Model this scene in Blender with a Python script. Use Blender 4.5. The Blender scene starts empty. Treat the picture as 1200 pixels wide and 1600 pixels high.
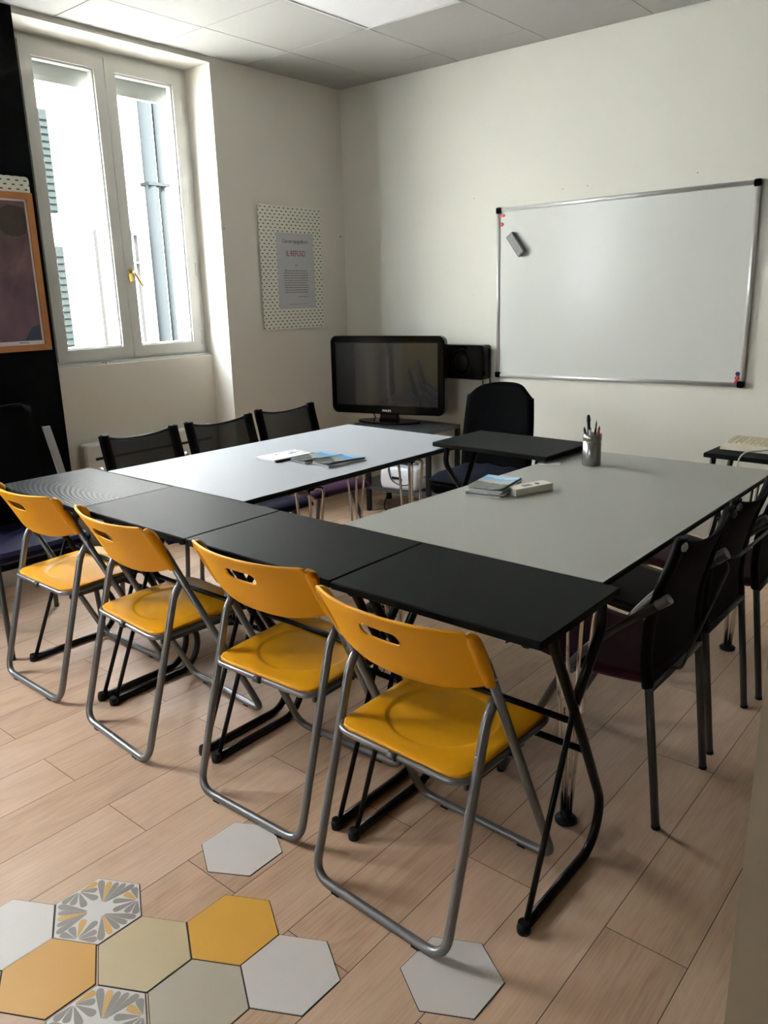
import bpy, bmesh, math, random
from mathutils import Vector, Matrix, geometry
random.seed(7)
S = bpy.context.scene
COL = S.collection
PI = math.pi
V = Vector

# ------------------------------------------------------------------ camera
cam_d = bpy.data.cameras.new('camera'); cam = bpy.data.objects.new('camera', cam_d); COL.objects.link(cam)
_y, _p, _r = 0.70027, 0.27185, -0.02263
fw = V((-math.sin(_y) * math.cos(_p), math.cos(_y) * math.cos(_p), -math.sin(_p)))
rt = V((math.cos(_y), math.sin(_y), 0)); up = rt.cross(fw)
rt2 = rt * math.cos(_r) + up * math.sin(_r); up2 = -rt * math.sin(_r) + up * math.cos(_r)
M = Matrix((rt2, up2, -fw)).transposed().to_4x4(); M.translation = V((4.0285, -4.4084, 1.4501))
cam.matrix_world = M
cam_d.sensor_fit = 'VERTICAL'; cam_d.sensor_height = 36; cam_d.lens = 1227.83 / 1600 * 36
cam_d.clip_start = 0.02
S.camera = cam

# ------------------------------------------------------------------ world, exposure
W = bpy.data.worlds.new('sky'); S.world = W; W.use_nodes = True
wn = W.node_tree.nodes; wn['Background'].inputs[0].default_value = (0.84, 0.92, 1.0, 1)
wn['Background'].inputs[1].default_value = 14.0
sun = bpy.data.lights.new('sun', 'SUN'); sun.energy = 65; sun.angle = 0.009; sun.color = (1.0, 0.97, 0.92)
sun_o = bpy.data.objects.new('sun', sun); COL.objects.link(sun_o)
sun_o.rotation_euler = V((-0.66, -0.10, -0.74)).to_track_quat('-Z', 'Y').to_euler()   # shines over the roof onto the house across the courtyard
S.view_settings.view_transform = 'Standard'; S.view_settings.look = 'None'
S.view_settings.gamma = 1; S.view_settings.use_curve_mapping = False
S.view_settings.exposure = 2.05
S.cycles.max_bounces = 10; S.cycles.diffuse_bounces = 6; S.cycles.transparent_max_bounces = 12
S.cycles.caustics_reflective = False; S.cycles.caustics_refractive = False
S.cycles.sample_clamp_indirect = 6

# geometry numbers of the room
HC = 2.792; XR = 4.6; YB2 = -6.2
WIN = [(-2.28, -1.115), (-4.72, -3.55)]       # niches in the left wall
WZ0, WZ1, NZ = 1.10, 2.735, 2.765
def portal(y0, y1):
    l = bpy.data.lights.new('window_daylight', 'AREA'); l.shape = 'RECTANGLE'; l.size = WZ1 - WZ0; l.size_y = 1.0
    l.energy = 1; l.cycles.is_portal = True
    o = bpy.data.objects.new('window_daylight', l); COL.objects.link(o)
    o.location = (-0.30, (y0 + y1) / 2, (WZ0 + WZ1) / 2); o.rotation_euler = (0, -PI / 2, 0)
for a, b in ((-2.17, -1.16), (-4.64, -3.63)): portal(a, b)
NW = (1.90, 2.34, 0.85, 1.60)      # added window behind the camera, made up to brighten the far wall
_l = bpy.data.lights.new('window_daylight', 'AREA'); _l.shape = 'RECTANGLE'; _l.size = NW[1] - NW[0]; _l.size_y = NW[3] - NW[2]; _l.energy = 1; _l.cycles.is_portal = True  # portal for that added window
_o = bpy.data.objects.new('window_daylight', _l); COL.objects.link(_o); _o.location = ((NW[0] + NW[1]) / 2, YB2 - 0.11, (NW[2] + NW[3]) / 2); _o.rotation_euler = (PI / 2, 0, 0)

# ------------------------------------------------------------------ materials
def new_mat(name):
    m = bpy.data.materials.new(name); m.use_nodes = True
    return m, m.node_tree, m.node_tree.nodes['Principled BSDF']
def mat(name, col, rough=0.5, metal=0.0, bump=0.0, scale=200.0, var=0.0, vscale=6.0, coat=0.0, spec=0.5):
    m, t, b = new_mat(name)
    b.inputs['Base Color'].default_value = (*col, 1); b.inputs['Roughness'].default_value = rough
    b.inputs['Metallic'].default_value = metal; b.inputs['Coat Weight'].default_value = coat
    b.inputs['Specular IOR Level'].default_value = spec
    tc = t.nodes.new('ShaderNodeTexCoord')
    if bump:
        n = t.nodes.new('ShaderNodeTexNoise'); n.inputs['Scale'].default_value = scale; n.inputs['Detail'].default_value = 3
        t.links.new(tc.outputs['Object'], n.inputs['Vector'])
        bp = t.nodes.new('ShaderNodeBump'); bp.inputs['Strength'].default_value = bump; bp.inputs['Distance'].default_value = 0.002
        t.links.new(n.outputs['Fac'], bp.inputs['Height']); t.links.new(bp.outputs['Normal'], b.inputs['Normal'])
    if var:
        n2 = t.nodes.new('ShaderNodeTexNoise'); n2.inputs['Scale'].default_value = vscale; n2.inputs['Detail'].default_value = 5
        t.links.new(tc.outputs['Object'], n2.inputs['Vector'])
        mx = t.nodes.new('ShaderNodeMix'); mx.data_type = 'RGBA'
        mx.inputs['A'].default_value = (*[c * (1 - var) for c in col], 1)
        mx.inputs['B'].default_value = (*[min(1, c * (1 + var)) for c in col], 1)
        t.links.new(n2.outputs['Fac'], mx.inputs['Factor']); t.links.new(mx.outputs['Result'], b.inputs['Base Color'])
    return m
MT = {}
MT['wall'] = mat('wall_paint', (0.76, 0.73, 0.66), 0.75, bump=0.25, scale=90, var=0.02, vscale=2)
MT['wallb'] = mat('textured_wall_paint', (0.69, 0.685, 0.62), 0.7, bump=0.4, scale=160, var=0.02, vscale=2)
MT['navy'] = mat('black_wall_paint', (0.0012, 0.0012, 0.0014), 0.45, bump=0.1, scale=60, spec=0.08)
MT['yellow_wall'] = mat('yellow_wall_paint', (0.62, 0.5, 0.05), 0.7)
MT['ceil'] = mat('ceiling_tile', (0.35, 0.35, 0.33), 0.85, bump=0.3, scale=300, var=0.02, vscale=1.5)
MT['seam'] = mat('dark_gap', (0.08, 0.078, 0.07), 0.9)
MT['white'] = mat('white_lacquer', (0.62, 0.62, 0.59), 0.4)
MT['base'] = mat('baseboard_paint', (0.5, 0.46, 0.42), 0.5)
MT['beige'] = mat('beige_wall_paint', (0.36, 0.30, 0.21), 0.7, bump=0.2, scale=90)
MT['yellow'] = mat('yellow_plastic', (0.70, 0.315, 0.006), 0.45, spec=0.25, bump=0.12, scale=700, var=0.03, vscale=12)
MT['grey'] = mat('grey_steel', (0.21, 0.21, 0.215), 0.36, metal=0.7)
MT['greyp'] = mat('grey_painted_steel', (0.085, 0.083, 0.076), 0.4, metal=0.5)
MT['black'] = mat('black_steel', (0.003, 0.003, 0.003), 0.32, spec=0.25)
MT['chrome'] = mat('chrome', (0.78, 0.76, 0.73), 0.12, metal=1.0)
MT['desk'] = mat('charcoal_desktop', (0.0085, 0.009, 0.0088), 0.55, bump=0.15, scale=500, var=0.12, vscale=5, spec=0.035)
MT['lam'] = mat('grey_laminate', (0.31, 0.315, 0.29), 0.42, spec=0.3, var=0.015, vscale=3)
MT['lam2'] = mat('pale_grey_laminate', (0.34, 0.355, 0.38), 0.5, spec=0.08, var=0.015, vscale=3)
MT['edge'] = mat('black_edge', (0.003, 0.003, 0.003), 0.5, spec=0.25)
MT['plum'] = mat('plum_seat_fabric', (0.030, 0.003, 0.010), 0.6, bump=0.2, scale=400, spec=0.12)
MT['purple'] = mat('purple_seat_fabric', (0.05, 0.012, 0.042), 0.5, bump=0.2, scale=400, spec=0.2)
MT['navyseat'] = mat('navy_seat_fabric', (0.010, 0.008, 0.028), 0.55, bump=0.2, scale=400, spec=0.12)
MT['dark_seat'] = mat('dark_brown_seat_fabric', (0.009, 0.004, 0.005), 0.55, bump=0.2, scale=400, spec=0.12)
MT['sling'] = mat('black_sling', (0.002, 0.002, 0.0025), 0.75, bump=0.15, scale=600, spec=0.12)
MT['uph'] = mat('black_upholstery', (0.0010, 0.0010, 0.0013), 0.85, bump=0.3, scale=300, spec=0.04)
MT['jeans'] = mat('navy_cushion_cloth', (0.008, 0.010, 0.018), 0.9, bump=0.4, scale=60, var=0.25, vscale=14, spec=0.08)
MT['gloss'] = mat('glossy_black_plastic', (0.002, 0.002, 0.002), 0.12, spec=0.35)
MT['screen'] = mat('tv_screen', (0.02, 0.02, 0.02), 0.14, spec=1.0, coat=1.0)
MT['matblk'] = mat('matt_black_plastic', (0.004, 0.004, 0.004), 0.5, spec=0.25)
MT['alu'] = mat('aluminium', (0.66, 0.66, 0.66), 0.35, metal=0.45)
MT['wb'] = mat('whiteboard_enamel', (0.60, 0.615, 0.59), 0.22, var=0.015, vscale=3, spec=0.5)
MT['brass'] = mat('brass', (0.55, 0.4, 0.15), 0.3, metal=1.0)
MT['red'] = mat('red_plastic', (0.5, 0.02, 0.02), 0.4)
MT['blue'] = mat('dark_blue_plastic', (0.03, 0.05, 0.15), 0.4)
MT['felt'] = mat('grey_felt', (0.11, 0.11, 0.12), 0.7, bump=0.2)
MT['paper'] = mat('white_paper', (0.78, 0.78, 0.8), 0.7)
MT['paperg'] = mat('grey_white_paper', (0.55, 0.55, 0.58), 0.7)
MT['ink'] = mat('black_ink', (0.03, 0.03, 0.035), 0.7)
MT['inkg'] = mat('grey_ink', (0.18, 0.18, 0.19), 0.7)
MT['redink'] = mat('red_ink', (0.25, 0.01, 0.04), 0.7)
MT['devwhite'] = mat('white_plastic', (0.78, 0.8, 0.84), 0.3)
MT['keyw'] = mat('aged_keyboard_plastic', (0.55, 0.52, 0.42), 0.5)
MT['keyb'] = mat('cream_key_plastic', (0.5, 0.46, 0.33), 0.5)
MT['brushed'] = mat('brushed_steel', (0.30, 0.295, 0.28), 0.28, metal=1.0, bump=0.1, scale=300)
MT['wood'] = mat('orange_frame_wood', (0.42, 0.17, 0.05), 0.45, var=0.15, vscale=20)
MT['tilew'] = mat('white_cement_tile', (0.66, 0.62, 0.59), 0.55, var=0.04, vscale=9, bump=0.1, scale=100)
MT['tileo'] = mat('ochre_cement_tile', (0.58, 0.31, 0.07), 0.5, var=0.05, vscale=9, bump=0.1, scale=100)
MT['tiley'] = mat('yellow_cement_tile', (0.66, 0.36, 0.05), 0.5, var=0.05, vscale=9)
MT['tileb'] = mat('beige_cement_tile', (0.55, 0.45, 0.28), 0.5, var=0.05, vscale=9)
MT['tileg'] = mat('greige_cement_tile', (0.47, 0.42, 0.33), 0.5, var=0.05, vscale=9)
MT['petalg'] = mat('grey_tile_inlay', (0.27, 0.25, 0.22), 0.5)
MT['petalo'] = mat('ochre_tile_inlay', (0.60, 0.35, 0.10), 0.5)
MT['joint'] = mat('tile_joint', (0.035, 0.03, 0.028), 0.8)
MT['facade'] = mat('facade_render', (0.60, 0.60, 0.58), 0.9)
MT['pipe'] = mat('zinc_pipe', (0.0072, 0.0085, 0.009), 0.8, spec=0.0)
MT['shut'] = mat('green_grey_shutter', (0.006, 0.0075, 0.0072), 0.8, spec=0.0)
MT['fwin'] = mat('facade_window_trim', (0.022, 0.022, 0.021), 0.8, spec=0.0)
MT['ground'] = mat('courtyard_ground', (0.10, 0.10, 0.095), 0.9)
MT['blind'] = mat('roller_shutter_slats', (0.40, 0.42, 0.40), 0.6, spec=0.2)
MT['dim'] = mat('darkened_unseen_wall', (0.09, 0.075, 0.06), 0.7)  # unseen walls darkened on purpose to cut the light they bounce
MT['darkdoor'] = mat('dark_door_paint', (0.02, 0.018, 0.017), 0.5)

def glass_mat():
    m = bpy.data.materials.new('window_glass'); m.use_nodes = True; t = m.node_tree; t.nodes.clear()
    o = t.nodes.new('ShaderNodeOutputMaterial'); mx = t.nodes.new('ShaderNodeMixShader')
    tr = t.nodes.new('ShaderNodeBsdfTransparent'); gl = t.nodes.new('ShaderNodeBsdfGlossy'); gl.inputs['Roughness'].default_value = 0.02
    tr.inputs[0].default_value = (0.97, 0.965, 0.955, 1)
    fr = t.nodes.new('ShaderNodeFresnel'); 
    ge = t.nodes.new('ShaderNodeNewGeometry'); mr = t.nodes.new('ShaderNodeMapRange')      # same reflectance on both faces of the thin pane
    mr.inputs['To Min'].default_value = 1.45; mr.inputs['To Max'].default_value = 1 / 1.45
    t.links.new(ge.outputs['Backfacing'], mr.inputs['Value']); t.links.new(mr.outputs[0], fr.inputs[0])
    t.links.new(fr.outputs[0], mx.inputs[0]); t.links.new(tr.outputs[0], mx.inputs[1]); t.links.new(gl.outputs[0], mx.inputs[2])
    t.links.new(mx.outputs[0], o.inputs[0]); return m
MT['glass'] = glass_mat()
def mesh_weave():
    m, t, b = new_mat('black_mesh_weave')
    b.inputs['Base Color'].default_value = (0.012, 0.012, 0.013, 1); b.inputs['Roughness'].default_value = 0.6
    tr = t.nodes.new('ShaderNodeBsdfTransparent'); mx = t.nodes.new('ShaderNodeMixShader'); mx.inputs[0].default_value = 0.72
    out = t.nodes['Material Output']
    t.links.new(tr.outputs[0], mx.inputs[1]); t.links.new(b.outputs[0], mx.inputs[2]); t.links.new(mx.outputs[0], out.inputs[0])
    return m
MT['weave'] = mesh_weave()

def floor_mat():
    m, t, b = new_mat('oak_planks'); N = t.nodes.new; L = t.links.new
    tc = N('ShaderNodeTexCoord'); mp = N('ShaderNodeMapping'); mp.inputs['Rotation'].default_value = (0, 0, PI / 2)
    mp.inputs['Location'].default_value = (0.35, 0.043, 0)
    L(tc.outputs['Object'], mp.inputs['Vector'])
    br = N('ShaderNodeTexBrick'); br.inputs['Scale'].default_value = 1.0
    br.inputs['Brick Width'].default_value = 1.25; br.inputs['Row Height'].default_value = 0.193
    br.inputs['Mortar Size'].default_value = 0.0011; br.inputs['Mortar Smooth'].default_value = 0.1; br.offset = 0.38; br.offset_frequency = 2
    br.inputs['Color1'].default_value = (0, 0, 0, 1); br.inputs['Color2'].default_value = (1, 1, 1, 1); br.inputs['Mortar'].default_value = (0.5, 0.5, 0.5, 1)
    L(mp.outputs[0], br.inputs['Vector'])
    # each plank its own grain: shift the coordinates by the plank's value
    mul = N('ShaderNodeVectorMath'); mul.operation = 'MULTIPLY_ADD'
    L(br.outputs['Color'], mul.inputs[0]); mul.inputs[1].default_value = (37, 11, 0); L(mp.outputs[0], mul.inputs[2])
    st = N('ShaderNodeMapping'); st.inputs['Scale'].default_value = (1.6, 6.0, 1); L(mul.outputs[0], st.inputs['Vector'])
    n1 = N('ShaderNodeTexNoise'); n1.inputs['Scale'].default_value = 1.6; n1.inputs['Detail'].default_value = 3; n1.inputs['Distortion'].default_value = 0.6
    L(st.outputs[0], n1.inputs['Vector'])
    m1 = N('ShaderNodeMath'); m1.operation = 'MULTIPLY'; m1.inputs[1].default_value = 34; L(n1.outputs['Fac'], m1.inputs[0])
    m2 = N('ShaderNodeMath'); m2.operation = 'SINE'; L(m1.outputs[0], m2.inputs[0])
    st2 = N('ShaderNodeMapping'); st2.inputs['Scale'].default_value = (5, 160, 1); L(mul.outputs[0], st2.inputs['Vector'])
    n2 = N('ShaderNodeTexNoise'); n2.inputs['Scale'].default_value = 1.0; n2.inputs['Detail'].default_value = 6; L(st2.outputs[0], n2.inputs['Vector'])
    n3 = N('ShaderNodeTexNoise'); n3.inputs['Scale'].default_value = 1.5; n3.inputs['Detail'].default_value = 4; L(st.outputs[0], n3.inputs['Vector'])
    a = N('ShaderNodeMath'); a.operation = 'MULTIPLY'; a.inputs[1].default_value = 0.05; L(m2.outputs[0], a.inputs[0])
    c = N('ShaderNodeMath'); c.operation = 'MULTIPLY_ADD'; c.inputs[1].default_value = 0.55; L(n2.outputs['Fac'], c.inputs[0]); L(a.outputs[0], c.inputs[2])
    d = N('ShaderNodeMath'); d.operation = 'MULTIPLY_ADD'; d.inputs[1].default_value = 0.6; L(n3.outputs['Fac'], d.inputs[0]); L(c.outputs[0], d.inputs[2])
    e = N('ShaderNodeMath'); e.operation = 'MULTIPLY_ADD'; e.inputs[1].default_value = 0.28
    L(br.outputs['Color'], e.inputs[0]); L(d.outputs[0], e.inputs[2])
    cr = N('ShaderNodeValToRGB'); el = cr.color_ramp.elements
    el[0].position = 0.30; el[0].color = (0.33, 0.21, 0.14, 1)
    el[1].position = 1.0; el[1].color = (0.66, 0.47, 0.34, 1)
    k = el.new(0.62); k.color = (0.52, 0.35, 0.235, 1)
    L(e.outputs[0], cr.inputs[0])
    mx = N('ShaderNodeMix'); mx.data_type = 'RGBA'; mx.inputs['B'].default_value = (0.07, 0.04, 0.025, 1)
    L(br.outputs['Fac'], mx.inputs['Factor']); L(cr.outputs[0], mx.inputs['A']); L(mx.outputs['Result'], b.inputs['Base Color'])
    b.inputs['Roughness'].default_value = 0.48
    bp = N('ShaderNodeBump'); bp.inputs['Strength'].default_value = 0.25; bp.inputs['Distance'].default_value = 0.001
    L(n2.outputs['Fac'], bp.inputs['Height']); L(bp.outputs[0], b.inputs['Normal'])
    return m
MT['floor'] = floor_mat()

def ashtop_mat():
    m, t, b = new_mat('charcoal_wood_grain_desktop'); N = t.nodes.new; L = t.links.new
    tc = N('ShaderNodeTexCoord'); mp = N('ShaderNodeMapping'); mp.inputs['Location'].default_value = (-0.42, 0.02, 0); mp.inputs['Scale'].default_value = (1.0, 3.2, 1)
    L(tc.outputs['Object'], mp.inputs[0])
    w = N('ShaderNodeTexWave'); w.wave_type = 'RINGS'; w.rings_direction = 'Z'; w.inputs['Scale'].default_value = 9; w.inputs['Distortion'].default_value = 2.5; w.inputs['Detail'].default_value = 2
    w.inputs['Detail Scale'].default_value = 1.5
    L(mp.outputs[0], w.inputs[0])
    cr = N('ShaderNodeValToRGB'); cr.color_ramp.elements[0].color = (0.008, 0.009, 0.009, 1); cr.color_ramp.elements[1].color = (0.022, 0.024, 0.026, 1)
    L(w.outputs['Fac'], cr.inputs[0]); L(cr.outputs[0], b.inputs['Base Color'])
    b.inputs['Roughness'].default_value = 0.5; b.inputs['Specular IOR Level'].default_value = 0.035
    bp = N('ShaderNodeBump'); bp.inputs['Strength'].default_value = 0.4; bp.inputs['Distance'].default_value = 0.001
    L(w.outputs['Fac'], bp.inputs['Height']); L(bp.outputs[0], b.inputs['Normal'])
    return m
MT['ashtop'] = ashtop_mat()

def peg_mat():
    # white board pierced by staggered short slots (object space: Y along the wall, Z up)
    m, t, b = new_mat('pegboard'); N = t.nodes.new; L = t.links.new
    b.inputs['Roughness'].default_value = 0.5
    tc = N('ShaderNodeTexCoord'); sx = N('ShaderNodeSeparateXYZ'); L(tc.outputs['Object'], sx.inputs[0])
    def mt(op, a, bb=None):
        n = N('ShaderNodeMath'); n.operation = op
        for i, q in enumerate((a, bb)):
            if q is None: continue
            if isinstance(q, (int, float)): n.inputs[i].default_value = q
            else: L(q, n.inputs[i])
        return n.outputs[0]
    v = mt('DIVIDE', sx.outputs['Z'], 0.0205); row = mt('FLOOR', v); fv = mt('SUBTRACT', mt('FRACT', v), 0.5)
    par = mt('MULTIPLY', mt('MODULO', mt('ABSOLUTE', row), 2.0), 0.5)
    u = mt('ADD', mt('DIVIDE', sx.outputs['Y'], 0.041), par); fu = mt('SUBTRACT', mt('FRACT', mt('ADD', u, 100.0)), 0.5)
    inx = mt('LESS_THAN', mt('ABSOLUTE', fu), 0.185); inz = mt('LESS_THAN', mt('ABSOLUTE', fv), 0.15)
    fac = mt('MULTIPLY', inx, inz)
    mx = N('ShaderNodeMix'); mx.data_type = 'RGBA'; mx.inputs['A'].default_value = (0.80, 0.79, 0.70, 1); mx.inputs['B'].default_value = (0.03, 0.03, 0.03, 1)
    L(fac, mx.inputs['Factor']); L(mx.outputs['Result'], b.inputs['Base Color'])
    return m
MT['peg'] = peg_mat()

def art_mat():
    m, t, b = new_mat('faded_print'); N = t.nodes.new; L = t.links.new
    tc = N('ShaderNodeTexCoord'); n = N('ShaderNodeTexNoise'); n.inputs['Scale'].default_value = 3.2; n.inputs['Detail'].default_value = 8; n.inputs['Distortion'].default_value = 1.2
    L(tc.outputs['Object'], n.inputs[0])
    cr = N('ShaderNodeValToRGB'); el = cr.color_ramp.elements
    el[0].position = 0.3; el[0].color = (0.045, 0.03, 0.03, 1); el[1].position = 0.75; el[1].color = (0.30, 0.19, 0.15, 1)
    k = el.new(0.5); k.color = (0.15, 0.085, 0.09, 1)
    L(n.outputs['Fac'], cr.inputs[0])
    sx = N('ShaderNodeSeparateXYZ'); L(tc.outputs['Object'], sx.inputs[0])
    mr = N('ShaderNodeMapRange'); mr.inputs['From Min'].default_value = -0.36; mr.inputs['From Max'].default_value = 0.2
    mr.inputs['To Min'].default_value = 0.55; mr.inputs['To Max'].default_value = 0.0; L(sx.outputs['Z'], mr.inputs[0])
    mx = N('ShaderNodeMix'); mx.data_type = 'RGBA'; mx.inputs['B'].default_value = (0.14, 0.08, 0.15, 1)
    L(mr.outputs[0], mx.inputs['Factor']); L(cr.outputs[0], mx.inputs['A']); L(mx.outputs['Result'], b.inputs['Base Color'])
    b.inputs['Roughness'].default_value = 0.3
    return m
MT['art'] = art_mat()
def cover_mat():
    m, t, b = new_mat('leaflet_cover'); N = t.nodes.new; L = t.links.new
    tc = N('ShaderNodeTexCoord'); n = N('ShaderNodeTexNoise'); n.inputs['Scale'].default_value = 14; n.inputs['Detail'].default_value = 5
    L(tc.outputs['Object'], n.inputs[0])
    sx = N('ShaderNodeSeparateXYZ'); L(tc.outputs['Object'], sx.inputs[0])
    ad = N('ShaderNodeMath'); ad.operation = 'MULTIPLY_ADD'; ad.inputs[1].default_value = 0.10; L(n.outputs['Fac'], ad.inputs[0]); L(sx.outputs['Y'], ad.inputs[2])
    cr = N('ShaderNodeValToRGB'); cr.color_ramp.interpolation = 'CONSTANT'; el = cr.color_ramp.elements
    el[0].position = 0.0; el[0].color = (0.10, 0.12, 0.11, 1); el[1].position = 0.62; el[1].color = (0.13, 0.36, 0.62, 1)
    k = el.new(0.42); k.color = (0.30, 0.33, 0.32, 1); k = el.new(0.82); k.color = (0.35, 0.55, 0.72, 1)
    mr = N('ShaderNodeMapRange'); mr.inputs['From Min'].default_value = -0.06; mr.inputs['From Max'].default_value = 0.16
    L(ad.outputs[0], mr.inputs[0]); L(mr.outputs[0], cr.inputs[0]); L(cr.outputs[0], b.inputs['Base Color'])
    b.inputs['Roughness'].default_value = 0.25
    return m
MT['cover'] = cover_mat()

# ------------------------------------------------------------------ mesh helpers
class MB:
    def __init__(s): s.v = []; s.f = []; s.m = []; s.sm = []; s.cur = 0
    def add(s, vs, fs, smooth=False):
        n = len(s.v); s.v += [tuple(p) for p in vs]
        for f in fs: s.f.append([n + i for i in f]); s.m.append(s.cur); s.sm.append(smooth)
        return s
    def box(s, x0, x1, y0, y1, z0, z1, mtx=None, skip=''):
        vs = [V((x, y, z)) for x in (x0, x1) for y in (y0, y1) for z in (z0, z1)]
        if mtx: vs = [mtx @ p for p in vs]
        return s.add(vs, [(0, 1, 3, 2), (4, 6, 7, 5), (0, 4, 5, 1), (2, 3, 7, 6), (0, 2, 6, 4), (1, 5, 7, 3)])
    def prism(s, pts, z0, z1, mtx=None, smooth_side=False):
        """polygon in XY (counterclockwise) extruded from z0 to z1"""
        n = len(pts); vs = [V((p[0], p[1], z0)) for p in pts] + [V((p[0], p[1], z1)) for p in pts]
        if mtx: vs = [mtx @ p for p in vs]
        b = len(s.v); s.v += [tuple(p) for p in vs]
        s.f.append([b + i for i in range(n)][::-1]); s.m.append(s.cur); s.sm.append(False)
        s.f.append([b + n + i for i in range(n)]); s.m.append(s.cur); s.sm.append(False)
        for i in range(n):
            j = (i + 1) % n; s.f.append([b + i, b + j, b + n + j, b + n + i]); s.m.append(s.cur); s.sm.append(smooth_side)
        return s
    def slab(s, pts, z0, z1, bev=0.003, mtx=None):
        """polygon slab with eased top and bottom edges"""
        n = len(pts); c = V((sum(p[0] for p in pts) / n, sum(p[1] for p in pts) / n))
        def ins(d):
            out = []
            for i in range(n):
                p0, p1, p2 = V(pts[i - 1][:2]), V(pts[i][:2]), V(pts[(i + 1) % n][:2])
                e1 = (p1 - p0).normalized(); e2 = (p2 - p1).normalized()
                n1 = V((-e1.y, e1.x)); n2 = V((-e2.y, e2.x)); k = n1 + n2
                k = k / max(0.3, k.length_squared) * 2
                out.append(p1 + k * d)
            return out
        rings = [(ins(bev), z0), (pts, z0 + bev), (pts, z1 - bev), (ins(bev), z1)]
        vs = []
        for ring, z in rings: vs += [V((p[0], p[1], z)) for p in ring]
        if mtx: vs = [mtx @ p for p in vs]
        fs = [list(range(n))[::-1], list(range(3 * n, 4 * n))]
        for k in range(3):
            for i in range(n): j = (i + 1) % n; fs.append([k * n + i, k * n + j, (k + 1) * n + j, (k + 1) * n + i])
        return s.add(vs, fs)
    def tube(s, pts, r, seg=10, closed=False, r2=None, caps=True):
        pts = [V(p) for p in pts]; n = len(pts); vs = []
        tang = []
        for i in range(n):
            if closed: t = (pts[(i + 1) % n] - pts[i - 1])
            else: t = pts[min(i + 1, n - 1)] - pts[max(i - 1, 0)]
            tang.append(t.normalized())
        ref = V((0, 0, 1)) if abs(tang[0].z) < 0.9 else V((1, 0, 0))
        nrm = tang[0].cross(ref).normalized()
        for i in range(n):
            nrm = (nrm - tang[i] * nrm.dot(tang[i])).normalized(); b = tang[i].cross(nrm)
            rr = r if r2 is None else r + (r2 - r) * i / (n - 1)
            for k in range(seg):
                a = 2 * PI * k / seg; vs.append(pts[i] + (nrm * math.cos(a) + b * math.sin(a)) * rr)
        fs = []
        for i in range(n if closed else n - 1):
            j = (i + 1) % n
            for k in range(seg): l = (k + 1) % seg; fs.append((i * seg + k, i * seg + l, j * seg + l, j * seg + k))
        b0 = len(s.v); s.add(vs, fs, True)
        if not closed and caps:
            s.f.append([b0 + k for k in range(seg)][::-1]); s.m.append(s.cur); s.sm.append(False)
            s.f.append([b0 + (n - 1) * seg + k for k in range(seg)]); s.m.append(s.cur); s.sm.append(False)
        return s
    def cyl(s, a, b, r, seg=16, r2=None): return s.tube([a, b], r, seg, r2=r2)
    def lathe(s, prof, c=(0, 0, 0), seg=24, mtx=None):
        vs = []; n = len(prof)
        for r, z in prof:
            for k in range(seg): a = 2 * PI * k / seg; vs.append(V((c[0] + r * math.cos(a), c[1] + r * math.sin(a), c[2] + z)))
        if mtx: vs = [mtx @ p for p in vs]
        fs = [(i * seg + k, i * seg + (k + 1) % seg, (i + 1) * seg + (k + 1) % seg, (i + 1) * seg + k) for i in range(n - 1) for k in range(seg)]
        b0 = len(s.v); s.add(vs, fs, True)
        s.f.append([b0 + k for k in range(seg)][::-1]); s.m.append(s.cur); s.sm.append(False)
        s.f.append([b0 + (n - 1) * seg + k for k in range(seg)]); s.m.append(s.cur); s.sm.append(False)
        return s
    def build(s, name, mats, parent=None, loc=None, rotz=None):
        me = bpy.data.meshes.new(name); me.from_pydata([tuple(p) for p in s.v], [], s.f)
        for m in (mats if isinstance(mats, (list, tuple)) else [mats]): me.materials.append(m)
        me.polygons.foreach_set('material_index', s.m); me.polygons.foreach_set('use_smooth', s.sm)
        bm = bmesh.new(); bm.from_mesh(me); bmesh.ops.recalc_face_normals(bm, faces=bm.faces); bm.to_mesh(me); bm.free()
        me.update()
        o = bpy.data.objects.new(name, me); COL.objects.link(o)
        if parent: o.parent = parent
        if loc: o.location = loc
        if rotz is not None: o.rotation_euler = (0, 0, rotz)
        return o
def fillet(pts, rad, n=7):
    pts = [V(p) for p in pts]; out = [pts[0]]
    for i in range(1, len(pts) - 1):
        R_ = rad[i - 1] if isinstance(rad, (list, tuple)) else rad
        a = (pts[i - 1] - pts[i]); b = (pts[i + 1] - pts[i])
        d = min(R_, a.length * 0.49, b.length * 0.49)
        p0 = pts[i] + a.normalized() * d; p2 = pts[i] + b.normalized() * d
        for k in range(n + 1):
            t = k / n; out.append(p0 * (1 - t) ** 2 + pts[i] * (2 * t * (1 - t)) + p2 * t * t)
    out.append(pts[-1]); return out
def rrect(x0, x1, y0, y1, r, n=6):
    out = []
    for cx, cy, a0 in ((x1 - r, y1 - r, 0), (x0 + r, y1 - r, PI / 2), (x0 + r, y0 + r, PI), (x1 - r, y0 + r, 1.5 * PI)):
        for k in range(n + 1): a = a0 + PI / 2 * k / n; out.append((cx + r * math.cos(a), cy + r * math.sin(a)))
    return out
def tag(o, label=None, cat=None, group=None, kind=None):
    if label: o['label'] = label
    if cat: o['category'] = cat
    if group: o['group'] = group
    if kind: o['kind'] = kind
    return o
def thing(name, label, cat, loc=(0, 0, 0), rotz=0, group=None):
    o = bpy.data.objects.new(name, None); COL.objects.link(o); o.empty_display_size = 0.1
    o.location = loc; o.rotation_euler = (0, 0, rotz); return tag(o, label, cat, group)
def struct(name, mb, m, label=None):
    o = mb.build(name, m); o['kind'] = 'structure'
    if label: o['label'] = label
    return o
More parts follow.
